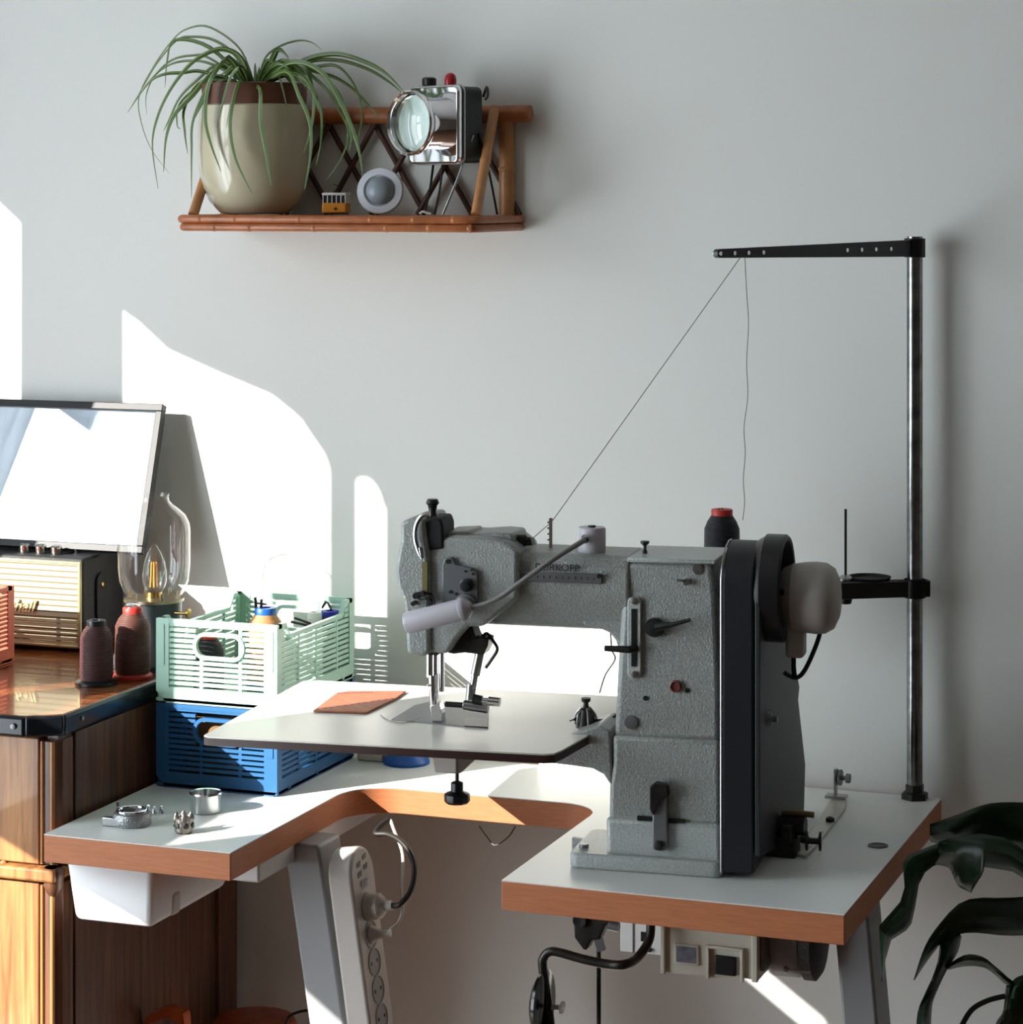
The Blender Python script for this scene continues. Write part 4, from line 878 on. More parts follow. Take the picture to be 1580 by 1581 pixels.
cone_at(486, 945, -0.125, 0.012, whiteT, whiteplastic, 'thread_spool', 'small white thread spool beside the plum cone in the mint crate', zc0, cap_r=0.0105)
cone_at(322, 978, -0.285, 0.022, thread_mat('charcoal_thread', (48, 48, 54)), red, 'thread_cone', 'charcoal thread cone with red core behind the mint crate handle hole', zc0, cap_r=0.0125)
b = B(); q = at(400, 940, y=-0.22); cyl(b, V(q.x-0.004, q.y, q.z-0.006), V(q.x-0.006, q.y, q.z+0.016), 0.0022, 8); cyl(b, V(q.x+0.003, q.y, q.z-0.006), V(q.x+0.004, q.y, q.z+0.014), 0.002, 8); cyl(b, V(q.x-0.006, q.y, q.z+0.008), V(q.x+0.012, q.y, q.z+0.007), 0.0015, 8)
o = obj('sewing_clip', b, black); tag(o, 'small black clip stuck in the tan thread cone', 'clip')
b = B(); tube(b, [at(503, 928, y=-0.085), at(498, 938, y=-0.085), at(505, 930, y=-0.09), at(512, 942, y=-0.10)], 0.0016, 8, 5); o = obj('wire_hook', b, black); tag(o, 'bent black wire hook leaning at the back rim of the mint crate', 'hook')
b = B(); tube(b, [at(450, 960, y=-0.16), at(478, 966, y=-0.16)], 0.002, 8); o = obj('black_rod', b, black); tag(o, 'lower of two thin black rods in the mint crate', 'rod', 'black rods in the mint crate')
b = B(); tube(b, [at(455, 954, y=-0.15), at(480, 963, y=-0.15)], 0.0018, 8); o = obj('black_rod', b, black); tag(o, 'upper of two thin black rods in the mint crate', 'rod', 'black rods in the mint crate')
q = at(556, 928, y=-0.07); 
# lit paper tag seen through the crate
# spools standing on the cabinet
b = B(); q = at(330, 1128, y=-0.30); box(b, q.x-0.035, q.x+0.035, -0.318, -0.29, TZ+0.008, TZ+0.100); o = obj('leather_roll', b, mat('ochre_leather', (120, 88, 52), 0.6, bump=0.2, bscale=200), bevel=0.008); tag(o, 'ochre brown leather roll behind the handle hole of the blue crate', 'leather')
p1 = at(149, 1056, z=ZC)
def row_z(row, p): dd = (p-CAM).dot(Fv); return CAM.z-(row-HY)/FP*dd
cone((p1.x, p1.y, ZC+0.0006), 0.0235, row_z(958, p1)-ZC, plumT, blkc, 'thread_cone', 'maroon thread cone with black core at the cabinet edge', cap_r=0.0135, flange=0.030)
p2 = at(205, 1046, z=ZC)
cone((p2.x, p2.y, ZC+0.0006), 0.0255, row_z(938, p2)-ZC, brownT, red, 'thread_cone', 'brown thread cone with red core and flange beside the lamp', cap_r=0.014, flange=0.028)
b = B(); lathe(b, [(0.011, 0), (0.012, 0.003), (0.008, 0.006), (0, 0.006)], V(p2.x, p2.y, row_z(938, p2)+0.0006), n=16); o = obj('spool_cap', b, chrome); tag(o, 'silver cap on top of the brown thread cone', 'cap')
# blue-based cone and white box behind the crates, on the table
p3 = at(628, 1178, z=TZ)
b = B(); lathe(b, [(0.034, 0), (0.034, 0.004), (0.022, 0.018), (0.02, 0.02)], p3, n=40); t3 = thing('thread_cone', 'thread cone on a wide blue foot, half hidden under the cream plate', 'thread spool', p3); obj('foot', b, blu, t3)
b = B(); lathe(b, [(0.022, 0.02), (0.024, 0.03), (0.023, 0.08), (0.012, 0.09)], p3, n=40); obj('thread', b, whiteT, t3)
b = B(); q = at(573, 1176, z=TZ); box(b, q.x-0.022, q.x+0.018, q.y, q.y+0.035, TZ+0.0005, TZ+0.034); o = obj('cream_box', b, mat('cream_card', (214, 208, 190), 0.6), bevel=0.002); tag(o, 'small cream box beside the blue crate on the table', 'box')

# small metal bits on the left leaf
bk = thing('belt_buckle', 'round chromed metal buckle fitting lying on the left leaf', 'buckle', at(205, 1272, z=TZ))
q = at(204, 1273, z=TZ)
b = B(); lathe(b, [(0.024, 0.0), (0.0255, 0.003), (0.0255, 0.013), (0.024, 0.016), (0.019, 0.016), (0.018, 0.012), (0, 0.012)], q, n=36); obj('case', b, mat('textured_metal', (150, 152, 154), 0.35, 0.9, bump=0.8, bscale=400), bk)
b = B(); box(b, q.x-0.033, q.x-0.003, q.y-0.022, q.y-0.012, q.z+0.0005, q.z+0.012); obj('lug', b, steel, bk, bevel=0.0012)
b = B(); tube(b, [q+V(0.019*math.cos(a), 0.019*math.sin(a), 0.0185) for a in [k*PI/12 for k in range(25)]], 0.0024, 8); tube(b, [q+V(-0.022, 0.004, 0.017), q+V(-0.024, 0.004, 0.026)], 0.0018, 8); tube(b, [q+V(0.015, 0.012, 0.017), q+V(0.018, 0.012, 0.024)], 0.0018, 8); obj('ring', b, chrome, bk)
for k, (px, py, hh) in enumerate(((229, 1259, 0.011), (238, 1256, 0.009), (249, 1256, 0.010))):
    b = B(); q = at(px, py, z=TZ); lathe(b, [(0.003, 0), (0.0038, 0.001), (0.0028, 0.003), (0.0028, hh), (0.001, hh+0.001), (0, hh+0.001)], q, n=14)
    o = obj('metal_rivet', b, chrome); tag(o, ['tall small steel rivet touching the round buckle', 'shortest small steel rivet, middle of the three', 'small steel rivet nearest the glass jar'][k], 'rivet', 'loose rivets behind the buckle')
q = at(318, 1253, z=TZ)
b = B(); R4 = Matrix.Translation(q) 
lathe(b, [(0.019, 0), (0.0205, 0.001), (0.021, 0.022), (0.0225, 0.025), (0.0215, 0.027), (0.019, 0.026), (0.018, 0.003), (0, 0.003)], q, n=40)
o = obj('metal_cup', b, mat('satin_aluminium', (205, 208, 210), 0.16, 1.0)); tag(o, 'shiny silver metal cup on the left leaf in front of the blue crate', 'cup')
nb_ = thing('castle_nut', 'small dark cast-metal crown-shaped fitting standing at the leaf front', 'metal fitting', at(284, 1286, z=TZ))
q = at(284, 1286, z=TZ)
b = B(); n = 12; lathe(b, [(0.0095, 0), (0.012, 0.003), (0.012, 0.020), (0.0095, 0.021), (0.008, 0.018), (0.0075, 0.004), (0, 0.004)], q, n=12); obj('ring_body', b, mat('cast_pewter', (130, 126, 120), 0.3, 0.95, bump=0.5, bscale=300), nb_)
b = B()
for k in range(4):
    a = k*PI/2+0.5; lathe(b, [(0.004, 0), (0.0035, 0.005), (0.001, 0.010), (0, 0.0105)], q+V(0.0095*math.cos(a), 0.0095*math.sin(a), 0.018), n=8)
split('prong', b, MATS['cast_pewter'], nb_)
b = B()
for k in range(6):
    a = k*PI/3+0.2; c0 = q+V(0.0118*math.cos(a), 0.0118*math.sin(a), 0.011); lathe(b, [(0.004, 0), (0.0035, 0.0014), (0, 0.0018)], c0, (math.cos(a), math.sin(a), 0), 10)
split('relief_boss', b, darksteel, nb_)

# ---------------------------------------------------------------- radio, picture, lamp on the cabinet
rd = thing('radio_speaker', 'black radio speaker with gold grille cloth and script lettering on the cabinet', 'speaker', (-2.0, -0.16, ZC))
rx1 = at(126, 1010, z=ZC).x; ry0 = at(126, 1010, z=ZC).y; rz1 = row_z(863, V(rx1, ry0, 0)); ry1 = min(ry0+0.13, -0.03); rx0 = rx1-0.26
zr0 = ZC+0.004
rb = mat('black_vinyl', (34, 35, 38), 0.5, bump=0.5, bscale=700)
b = B(); box(b, rx0, rx1, ry0+0.004, ry1, zr0, rz1); obj('cabinet_body', b, rb, rd, bevel=0.005, seg=3)
b = B(); box(b, rx0+0.006, rx1-0.004, ry0-0.002, ry0+0.006, zr0+0.006, rz1-0.006)
gold = mat('gold_piping', (196, 186, 140), 0.3, 0.6)
for (xa, xb, za, zb2) in ((rx0+0.004, rx1-0.003, rz1-0.009, rz1-0.005), (rx1-0.006, rx1-0.002, zr0+0.004, rz1-0.006), (rx0+0.004, rx1-0.003, zr0+0.004, zr0+0.008)):
    pass
b.free(); b = B()
box(b, rx0+0.004, rx1-0.003, ry0-0.001, ry0+0.005, rz1-0.009, rz1-0.005); box(b, rx1-0.006, rx1-0.002, ry0-0.001, ry0+0.005, zr0+0.004, rz1-0.005); box(b, rx0+0.004, rx1-0.003, ry0-0.001, ry0+0.005, zr0+0.004, zr0+0.008)
obj('piping', b, gold, rd, bevel=0.001)
gm = mat('gold_grille_cloth', (206, 196, 158), 0.6)
nt = gm.node_tree; n = nt.nodes; L = nt.links; tc = n.new('ShaderNodeTexCoord'); wv = n.new('ShaderNodeTexWave'); wv.bands_direction = 'Z'; wv.inputs['Scale'].default_value = 36
wv2 = n.new('ShaderNodeTexWave'); wv2.bands_direction = 'X'; wv2.inputs['Scale'].default_value = 140
L.new(tc.outputs['Object'], wv.inputs[0]); L.new(tc.outputs['Object'], wv2.inputs[0])
rp = n.new('ShaderNodeValToRGB'); rp.color_ramp.elements[0].color = lin(120, 104, 62); rp.color_ramp.elements[1].color = lin(222, 214, 182); rp.color_ramp.elements[0].position = 0.05; rp.color_ramp.elements[1].position = 0.35
L.new(wv.outputs['Fac'], rp.inputs[0]); mx = n.new('ShaderNodeMix'); mx.data_type = 'RGBA'; mx.blend_type = 'MULTIPLY'; mx.inputs[0].default_value = 0.35
L.new(rp.outputs[0], mx.inputs[6]); L.new(wv2.outputs['Color'], mx.inputs[7]); L.new(mx.outputs[2], n['Principled BSDF'].inputs['Base Color'])
b = B(); box(b, rx0+0.006, rx1-0.006, ry0+0.0005, ry0+0.006, zr0+0.008, rz1-0.009); obj('grille', b, gm, rd)
p = at(6, 942, y=ry0-0.001); text('script_lettering', 'Marshall', WM[rd.name].inverted() @ V(p.x-0.034, ry0-0.002, p.z), 0.026, RX, mat('lettering_gold', (226, 214, 170), 0.3, 0.5), rd, extr=0.0015, shear=0.35, bold=0.0002)
b = B()
for px in (38, 63, 87): q = at(px, 850, y=ry0+0.03); lathe(b, [(0.0075, 0), (0.0085, 0.003), (0.0085, 0.011), (0.0065, 0.0135), (0, 0.0135)], V(q.x, q.y, rz1), n=24)
q = at(117, 850, y=ry0+0.05); lathe(b, [(0.0022, 0), (0.002, 0.004), (0.0035, 0.008), (0, 0.010)], V(q.x, q.y, rz1), n=12); split('control_knob', b, mat('pale_chrome', (214, 208, 198), 0.1, 1.0), rd)
b = B(); q = V(rx1, ry0+0.055, rz1-0.045)
ps = rrect(0, 0, 0.03, 0.075, 0.0145, 6); ext(b, [q+V(0, y, z-0.02) for y, z in ps], (0.004, 0, 0)); obj('strap_end', b, blackmatte, rd, bevel=0.001)
b = B(); lathe(b, [(0.0045, 0), (0.004, 0.002), (0, 0.003)], q+V(0.004, 0, 0), (1, 0, 0), 16); obj('strap_screw', b, brass, rd)
b = B()
for xx in (rx0+0.03, rx1-0.03):
    for yy in (ry0+0.025, ry1-0.02): lathe(b, [(0.006, 0), (0.007, 0.005)], (xx, yy, ZC), n=12)
split('foot', b, black, rd)
# picture leaning on the wall
pic = thing('picture_frame', 'glazed picture in thin black frame leaning against the wall on the radio', 'picture', (-2.15, -0.08, rz1))
TR = at(250, 627, y=-0.024); BR = V(-1.838, -0.100, rz1+0.0015); TRx = -1.843
TRv = V(TRx, -0.024, TR.z); upv = (TRv-BR); Hh = upv.length; upv.normalize(); lv = V(-1, 0, 0); nv = lv.cross(upv).normalized()
if nv.y > 0: nv = -nv
Wp = 0.52
def PF(s, h, t): return BR+lv*s+upv*h+nv*t
fm = mat('black_frame', (20, 22, 25), 0.45, spec=0.35)
fw, ft = 0.011, 0.014
for (s0_, s1_, h0_, h1_) in ((0, Wp, 0, fw), (0, Wp, Hh-fw, Hh), (0, fw, fw, Hh-fw), (Wp-fw, Wp, fw, Hh-fw)):
    b = B(); ext(b, [PF(s0_, h0_, 0), PF(s1_, h0_, 0), PF(s1_, h1_, 0), PF(s0_, h1_, 0)], nv*ft); obj('frame_bar', b, fm, pic, bevel=0.001)
b = B(); ext(b, [PF(fw, fw, 0.001), PF(Wp-fw, fw, 0.001), PF(Wp-fw, Hh-fw, 0.001), PF(fw, Hh-fw, 0.001)], nv*0.004)
obj('print', b, mat('pale_blue_print', (150, 162, 172), 0.6, var=0.35, vscale=9, col2=(112, 124, 136), stretch=(3, 1, 0.7)), pic)
b = B(); ext(b, [PF(fw-0.001, fw-0.001, 0.007), PF(Wp-fw, fw-0.001, 0.007), PF(Wp-fw, Hh-fw+0.001, 0.007), PF(fw-0.001, Hh-fw+0.001, 0.007)], nv*0.002); obj('glass', b, thin_glass('picture_glass', 1.0, ior=2.2, rough=0.01), pic)
# lamp
lx, ly = -1.776, -0.19
ol = thing('table_lantern', 'electric hurricane lantern with clear glass globe and filament bulb on the cabinet', 'lamp', (lx, ly, ZC))
RZ = lambda row: row_z(row, V(lx, ly, 0))
zg = RZ(925)
b = B(); lathe(b, [(0.066, 0), (0.066, 0.006), (0.06, 0.012), (0.043, 0.030), (0.040, 0.036), (0.041, zg-ZC-0.004), (0.043, zg-ZC), (0.036, zg-ZC)], (lx, ly, ZC+0.0006), n=48); obj('base', b, mat('lamp_grey_black', (70, 74, 78), 0.4, 0.2), ol)
b = B(); lathe(b, [(0.044, zg-0.002), (0.044, zg+0.002), (0.038, zg+0.003), (0.03, zg+0.003)], (lx, ly, 0), n=48)
for k in range(6): a = k*PI/3+0.3; lathe(b, [(0.002, 0), (0.0025, 0.006), (0.001, 0.01), (0, 0.01)], (lx+0.036*math.cos(a), ly+0.036*math.sin(a), zg+0.003), n=8)
obj('gallery', b, mat('aged_brass', (150, 142, 120), 0.3, 0.9), ol)
b = B(); q = V(lx+0.04, ly-0.01, RZ(942)); cyl(b, q, q+V(0.022, 0, 0), 0.0022, 10); lathe(b, [(0.003, 0), (0.0075, 0.001), (0.0075, 0.003), (0, 0.004)], q+V(0.02, 0, 0), (1, 0, 0), 16); obj('wick_knob', b, brass, ol)
b = B(); gl = [(0.036, RZ(924)), (0.044, RZ(914)), (0.0515, RZ(895)), (0.0535, RZ(875)), (0.0535, RZ(820)), (0.052, RZ(808)), (0.046, RZ(795)), (0.036, RZ(785)), (0.027, RZ(778)), (0.0225, RZ(773)), (0.0215, RZ(767)), (0.0228, RZ(763))]
gi = [(r-0.0014, z) for r, z in reversed(gl)]
def shell_lathe(b, prof_, org, n=56):
    org = Vector(org); rings = [[b.verts.new(org+V(r*math.cos(2*PI*k/n), r*math.sin(2*PI*k/n), h)) for k in range(n)] for r, h in prof_]
    m = len(rings)
    for i in range(m-1):
        p_, q_ = rings[i], rings[i+1]
        for k in range(n): b.faces.new((p_[k], p_[(k+1) % n], q_[(k+1) % n], q_[k]))
shell_lathe(b, gl, (lx, ly, 0)); obj('glass_globe', b, glassm, ol, label='clear glass globe')
b = B(); zb_ = zg+0.004; lathe(b, [(0.012, 0), (0.0155, 0.006), (0.0182, 0.016), (0.0185, 0.026), (0.0155, 0.042), (0.010, 0.056), (0.0035, 0.067), (0.0, 0.069)], (lx+0.001, ly, zb_+0.008), n=32); bb = obj('bulb', b, glassm, ol)
b = B()
for k in range(6): a = k*PI/3; cyl(b, (lx+0.006*math.cos(a), ly+0.006*math.sin(a), zb_+0.014), (lx+0.004*math.cos(a), ly+0.004*math.sin(a), zb_+0.050), 0.0009, 6)
obj('filament', b, filament, bb)
b = B(); lathe(b, [(0.013, 0), (0.012, 0.010), (0, 0.010)], (lx, ly, zb_-0.003), n=20); obj('bulb_socket', b, brass, ol)

# ---------------------------------------------------------------- bamboo wall shelf
sh = thing('bamboo_shelf', 'small bamboo and rattan wall shelf holding the spider plant', 'shelf', (-1.51, -0.01, 1.59))
SX0, SX1, SY = -1.742, -1.272, -0.182
SZ = 1.6
def stick(b, p, q, r, nodes=0, n=14):
    p = Vector(p); q = Vector(q); cyl(b, p, q, r, n)
    for k in range(nodes):
        f = (k+0.6)/(nodes+0.2); c = p.lerp(q, f); a = (q-p).normalized(); lathe(b, [(r, -0.0035), (r*1.10, -0.001), (r*1.10, 0.001), (r, 0.0035)], c, a, n)
b = B(); box(b, SX0+0.01, SX1-0.008, SY+0.01, -0.002, SZ-0.012, SZ-0.001); obj('shelf_board', b, bambool, sh)
for i, (dz, r) in enumerate(((-0.006, 0.0062), (-0.0178, 0.0058))):
    b = B(); cr_ = 0.016; off = 0.0 if i == 0 else -0.003
    tube(b, [(SX0-off, -0.002, SZ+dz), (SX0-off, SY+cr_, SZ+dz), (SX0+0.005-off, SY+0.005, SZ+dz), (SX0+cr_, SY, SZ+dz), (SX1-cr_, SY, SZ+dz), (SX1-0.005, SY+0.005, SZ+dz), (SX1, SY+cr_, SZ+dz), (SX1, -0.002, SZ+dz)], r, 12)
    for f in (0.08, 0.2, 0.42, 0.66, 0.8, 0.93):
        xx = SX0+(SX1-SX0)*(f+0.05*i); lathe(b, [(r, -0.0035), (r*1.1, -0.001), (r*1.1, 0.001), (r, 0.0035)], (xx, SY, SZ+dz), (1, 0, 0), 12)
    obj('edge_cane', b, bamboo, sh)
zr_ = at(700, 177, y=-0.016).z
b = B(); stick(b, (-1.775, -0.016, zr_), (-1.252, -0.016, zr_), 0.0125, 3, 24); lathe(b, [(0.0105, 0), (0.0095, 0.0008), (0, 0.0004)], (-1.252, -0.016, zr_), (1, 0, 0), 20); obj('top_rail', b, bamboo, sh)
for xx in (-1.29, -1.745):
    b = B(); stick(b, (xx, -0.012, SZ-0.004), (xx, -0.012, zr_-0.01), 0.0118, 1, 20); obj('upright', b, bambool, sh)
for (xa, xb) in ((SX0+0.02, -1.735), (SX1-0.004, -1.30)):
    b = B(); stick(b, (xa if xa < -1.5 else SX1-0.006, SY+0.012, SZ), (xb, -0.036, zr_+0.008), 0.0075, 1, 14); obj('brace', b, bambool, sh)
for k in range(6):
    xa = -1.70+k*0.075
    for sgn in (1, -1):
        if k == 5 and sgn == 1: continue
        xm = xa+0.012; b = B(); cyl(b, (xm-sgn*0.042, -0.012-0.004*sgn, SZ), (xm+sgn*0.042, -0.012-0.004*sgn, zr_-0.008), 0.0042, 10); obj('lattice_cane', b, bamboodark, sh)
# pot and spider plant
pcx, pcy = at(393, 320, y=-0.095).x, -0.095
sp = thing('spider_plant', 'green and white striped spider plant in a glazed cream pot on the bamboo shelf', 'plant', (pcx, pcy, SZ))
potm = mat('cream_glaze', (198, 188, 160), 0.18, coat=0.5, var=0.1, vscale=8)
b = B(); lathe(b, [(0.045, 0), (0.052, 0.003), (0.066, 0.018), (0.076, 0.038), (0.082, 0.065), (0.084, 0.095), (0.083, 0.13), (0.080, 0.160), (0.077, 0.162), (0.076, 0.150), (0.0, 0.150)], (pcx, pcy, SZ+0.0006), n=64); obj('outer_pot', b, potm, sp)
b = B(); lathe(b, [(0.0765, 0.150), (0.078, 0.186), (0.078, 0.193), (0.074, 0.194), (0.072, 0.18), (0.0, 0.18)], (pcx, pcy, SZ), n=64); obj('inner_pot', b, mat('brown_nursery_pot', (100, 60, 44), 0.5), sp, label='brown inner pot rim')
b = B(); lathe(b, [(0.072, 0.181), (0.05, 0.186), (0, 0.19)], (pcx, pcy, SZ), n=32); obj('soil', b, mat('potting_soil', (60, 48, 40), 0.95, bump=1, bscale=200), sp)
lm = bpy.data.materials.new('spider_leaf'); lm.use_nodes = True; nt = lm.node_tree; n = nt.nodes; L = nt.links; bs = n['Principled BSDF']; bs.inputs['Roughness'].default_value = 0.4
uv = n.new('ShaderNodeUVMap'); sx_ = n.new('ShaderNodeSeparateXYZ'); L.new(uv.outputs[0], sx_.inputs[0]); rp = n.new('ShaderNodeValToRGB')
e = rp.color_ramp.elements; e[0].position = 0; e[0].color = lin(72, 100, 40); e[1].position = 1; e[1].color = lin(72, 100, 40)
for po_, c_ in ((0.40, (76, 106, 42)), (0.46, (176, 190, 130)), (0.54, (176, 190, 130)), (0.60, (76, 106, 42))): k = rp.color_ramp.elements.new(po_); k.color = lin(*c_)
L.new(sx_.outputs[0], rp.inputs[0]); L.new(rp.outputs[0], bs.inputs['Base Color'])
tr = n.new('ShaderNodeBsdfTranslucent'); mxs = n.new('ShaderNodeMixShader'); mxs.inputs[0].default_value = 0.25; L.new(rp.outputs[0], tr.inputs[0]); L.new(bs.outputs[0], mxs.inputs[1]); L.new(tr.outputs[0], mxs.inputs[2]); L.new(mxs.outputs[0], n['Material Output'].inputs[0])
LV = [
 ([(880,430),(800,240),(600,90),(450,100),(350,180),(230,350),(140,540),(160,720),(230,890),(340,1030)],4,-.08),
 ([(880,430),(760,270),(620,170),(480,150),(380,175),(250,330),(170,470),(70,640)],5,-.10),
 ([(880,430),(800,290),(680,225),(560,260),(450,340),(330,500),(250,680),(225,860),(265,1130)],10,-.13),
 ([(870,440),(700,330),(600,380),(480,520),(360,650),(310,800),(300,1020)],13,-.15),
 ([(860,430),(720,290),(620,380),(570,500),(560,700),(600,850),(670,1020)],12,-.19),
 ([(860,430),(640,400),(560,500),(480,700),(475,900),(480,1190)],9,-.17),
 ([(870,430),(800,350),(730,400),(680,560),(645,740)],8,-.19),
 ([(880,440),(780,440),(730,600),(720,760),(760,950),(870,1165)],11,-.20),
 ([(905,430),(912,500),(915,700),(955,920),(990,1110)],11,-.205),
 ([(920,430),(1080,380),(1160,530),(1230,700),(1240,900),(1205,1140)],10,-.20),
 ([(920,430),(1150,330),(1250,480),(1250,700),(1200,900)],9,-.16),
 ([(920,430),(1100,330),(1300,380),(1440,600),(1540,850),(1580,1050)],12,-.17),
 ([(920,430),(1100,330),(1250,350),(1400,340),(1500,430),(1560,560),(1570,700),(1540,830)],6,-.13),
 ([(910,420),(950,300),(1040,220),(1160,180),(1250,190),(1320,240)],3.5,-.06),
 ([(920,430),(1180,320),(1350,270),(1500,285),(1700,370),(1840,500)],9,-.12),
 ([(920,430),(1180,330),(1400,305),(1600,360),(1740,440),(1830,510)],7,-.10),
 ([(920,430),(1130,370),(1350,400),(1500,480),(1620,600),(1700,690)],7,-.08),
 ([(920,430),(1200,350),(1350,430),(1450,570),(1480,800),(1430,950),(1340,1080)],5,-.15),
 ([(900,420),(1050,400),(1220,470),(1300,600),(1310,800),(1280,980)],8,-.14),
 ([(880,430),(600,290),(480,270),(350,300),(250,390),(200,480),(185,560),(195,660)],5,-.06),
 ([(880,430),(620,330),(440,305),(300,350),(180,470),(135,560)],5,-.09),
 ([(870,440),(560,375),(420,380),(300,390),(200,450),(70,640)],7,-.12),
 ([(860,440),(560,430),(430,600),(430,760),(455,905)],9,-.14),
 ([(860,440),(640,410),(480,500),(390,600),(385,720),(410,745)],6,-.11),
 ([(880,420),(600,220),(370,170),(320,300),(310,480)],7,-.11),
 ([(900,430),(890,320)],5,-.1), ([(905,430),(918,345)],5,-.1),
 ([(930,430),(1000,300),(1040,240),(1105,290)],10,-.08),
 ([(930,440),(1060,390),(1180,400),(1260,520),(1300,640)],8,-.17),
 ([(920,440),(1160,380),(1330,480),(1430,640),(1500,780),(1490,900)],8,-.12),
 ([(870,440),(760,380),(640,330),(520,420),(400,540),(330,690),(300,760)],8,-.09),
 ([(880,440),(830,380),(760,330),(700,370),(640,420)],7,-.14),
 ([(930,440),(1040,350),(1120,330),(1220,370),(1290,440)],7,-.13),
 ([(860,450),(700,430),(600,480),(530,600),(500,680)],9,-.16),
]
for k in range(12):
    sg = -1 if k % 2 else 1; r1 = random.uniform(120, 330)
    LV.append(([(900+sg*10, 430), (900+sg*r1*0.5, random.uniform(300, 390)), (900+sg*r1, random.uniform(360, 450)), (900+sg*(r1+60), random.uniform(470, 640))], 6, random.uniform(-.16, -.02)))
root = V(pcx, pcy, SZ+0.186)
for pts, wd, yt in LV:
    m_ = len(pts); P3 = []
    for i, (x, y) in enumerate(pts):
        f = i/(m_-1); yy = pcy+(yt-pcy)*min(1, f*(4.2 if yt < -.15 else 1.8))
        P3.append(at(180+x/4.158, 20+y/4.158, y=yy))
    P3[0] = V(root.x+(P3[0].x-root.x)*0.5, pcy+(yt-pcy)*0.1, root.z)
    wm = wd*0.00098*0.92
    b = B(); ribbon(b, P3, [wm*0.7, wm, wm, wm*0.85, wm*0.15], side='leaf', fold=0.3, k=5)
    o = obj('leaf', b, lm, sp)
# round white sensor lamp
q = at(587, 327, y=-0.115)
ds = thing('round_sensor_light', 'round white plastic sensor light leaning at the back of the shelf', 'light', (q.x, q.y, SZ))
rs = 0.034; cz = SZ+rs+0.001
n_ax = V(0.22, -1, 0.12).normalized()
b = B(); lathe(b, [(rs*0.85, -0.012), (rs, -0.004), (rs, 0.0), (rs*0.96, 0.003), (rs*0.70, 0.004), (rs*0.62, 0.0), (0.0, 0.0)], (q.x, q.y, cz), n_ax, 48); obj('bezel', b, mat('sensor_white', (205, 208, 214), 0.4), ds)
b = B(); rd_ = rs*0.60; lathe(b, [(rd_*math.cos(a), 0.0005+rd_*0.75*math.sin(a)) for a in [PI/2*k/8 for k in range(8)]]+[(0, 0.0005+rd_*0.75)], (q.x, q.y, cz), n_ax, 36); obj('dome_lens', b, mat('dome_grey', (140, 148, 156), 0.25), ds)
# little tram model
q = at(518, 327, y=-0.09)
tm = thing('tram_model', 'tiny yellow and white model tram on the shelf next to the pot', 'toy', (q.x, q.y, SZ), 0.25)
def tb_(x0, x1, y0, y1, z0, z1): b = B(); box(b, x0, x1, y0, y1, z0, z1); return b
obj('tram_body', tb_(-0.018, 0.018, -0.012, 0.03, 0.003, 0.0175), mat('tram_yellow', (214, 138, 48), 0.35), tm, local=True, bevel=0.002)
obj('window_band', tb_(-0.0165, 0.0165, -0.0105, 0.0285, 0.017, 0.029), mat('tram_window', (52, 50, 50), 0.15), tm, local=True, bevel=0.001)
b = B()
for k in range(6): x = -0.017+k*0.0066; box(b, x, x+0.0012, -0.0118, 0.029, 0.017, 0.029)
split('window_pillar', b, mat('tram_white', (222, 220, 214), 0.4), tm, local=True)
obj('tram_roof', tb_(-0.018, 0.018, -0.0125, 0.03, 0.0285, 0.0325), MATS['tram_white'], tm, local=True, bevel=0.0015)
obj('chassis', tb_(-0.015, 0.015, -0.010, 0.028, 0.0006, 0.0035), black, tm, local=True)
b = B(); lathe(b, [(0.0022, 0), (0.002, 0.001), (0, 0.0012)], (0.002, -0.012, 0.009), (0, -1, 0), 12); obj('headlight', b, mat('headlamp_dark', (70, 46, 30), 0.4), tm, local=True)
b = B(); tube(b, [(-0.006, 0.01, 0.0325), (0.006, 0.01, 0.040), (-0.004, 0.01, 0.045)], 0.0008, 6); obj('pantograph', b, black, tm, local=True)
# chrome hand lantern standing on wire legs
ya_ = -0.10
hl = thing('hand_lantern', 'old chrome and black signal lantern with round lens on wire legs on the shelf', 'lantern', at(690, 325, y=ya_))
LA = math.radians(-24)     # lens faces left-front
lc = at(676, 193, y=ya_)
Rl = Matrix.Translation(lc) @ Matrix.Rotation(LA, 4, 'Z')
def lo(name, b, m, **k): b.transform(Rl); return obj(name, b, m, k.pop('parent', hl), **k)
hh_ = 0.056; wf = 0.052
ps = rrect(0, 0, 2*wf, 2*hh_, 0.010, 5)
b = B(); ext(b, [(x, -0.010, z) for x, z in ps], (0, 0.010, 0)); lo('chrome_front', b, chrome, bevel=0.003, seg=3)
b = B(); ps2 = rrect(0, 0, 2*wf+0.003, 2*hh_+0.003, 0.012, 5); ext(b, [(x, 0.0005, z) for x, z in ps2], (0, 0.004, 0)); lo('rim_gasket', b, steel, bevel=0.001)
b = B(); ps3 = rrect(0, 0, 2*wf-0.002, 2*hh_-0.002, 0.010, 5); ext(b, [(x, 0.004, z) for x, z in ps3], (0, 0.038, 0)); lo('battery_case', b, mat('lantern_green_black', (44, 50, 48), 0.5), bevel=0.004, seg=3)
b = B(); lathe(b, [(0.037, 0), (0.038, 0.028), (0.044, 0.033), (0.047, 0.037), (0.047, 0.043), (0.0445, 0.045), (0.042, 0.043), (0.041, 0.030), (0.030, 0.018), (0.012, 0.010)], (-0.004, -0.010, 0.002), (0, -1, 0), 48); lo('lens_barrel', b, chrome)
b = B(); lathe(b, [(0.0425, 0), (0.034, 0.005), (0.018, 0.009), (0, 0.011)], (-0.004, -0.052, 0.002), (0, -1, 0), 48)
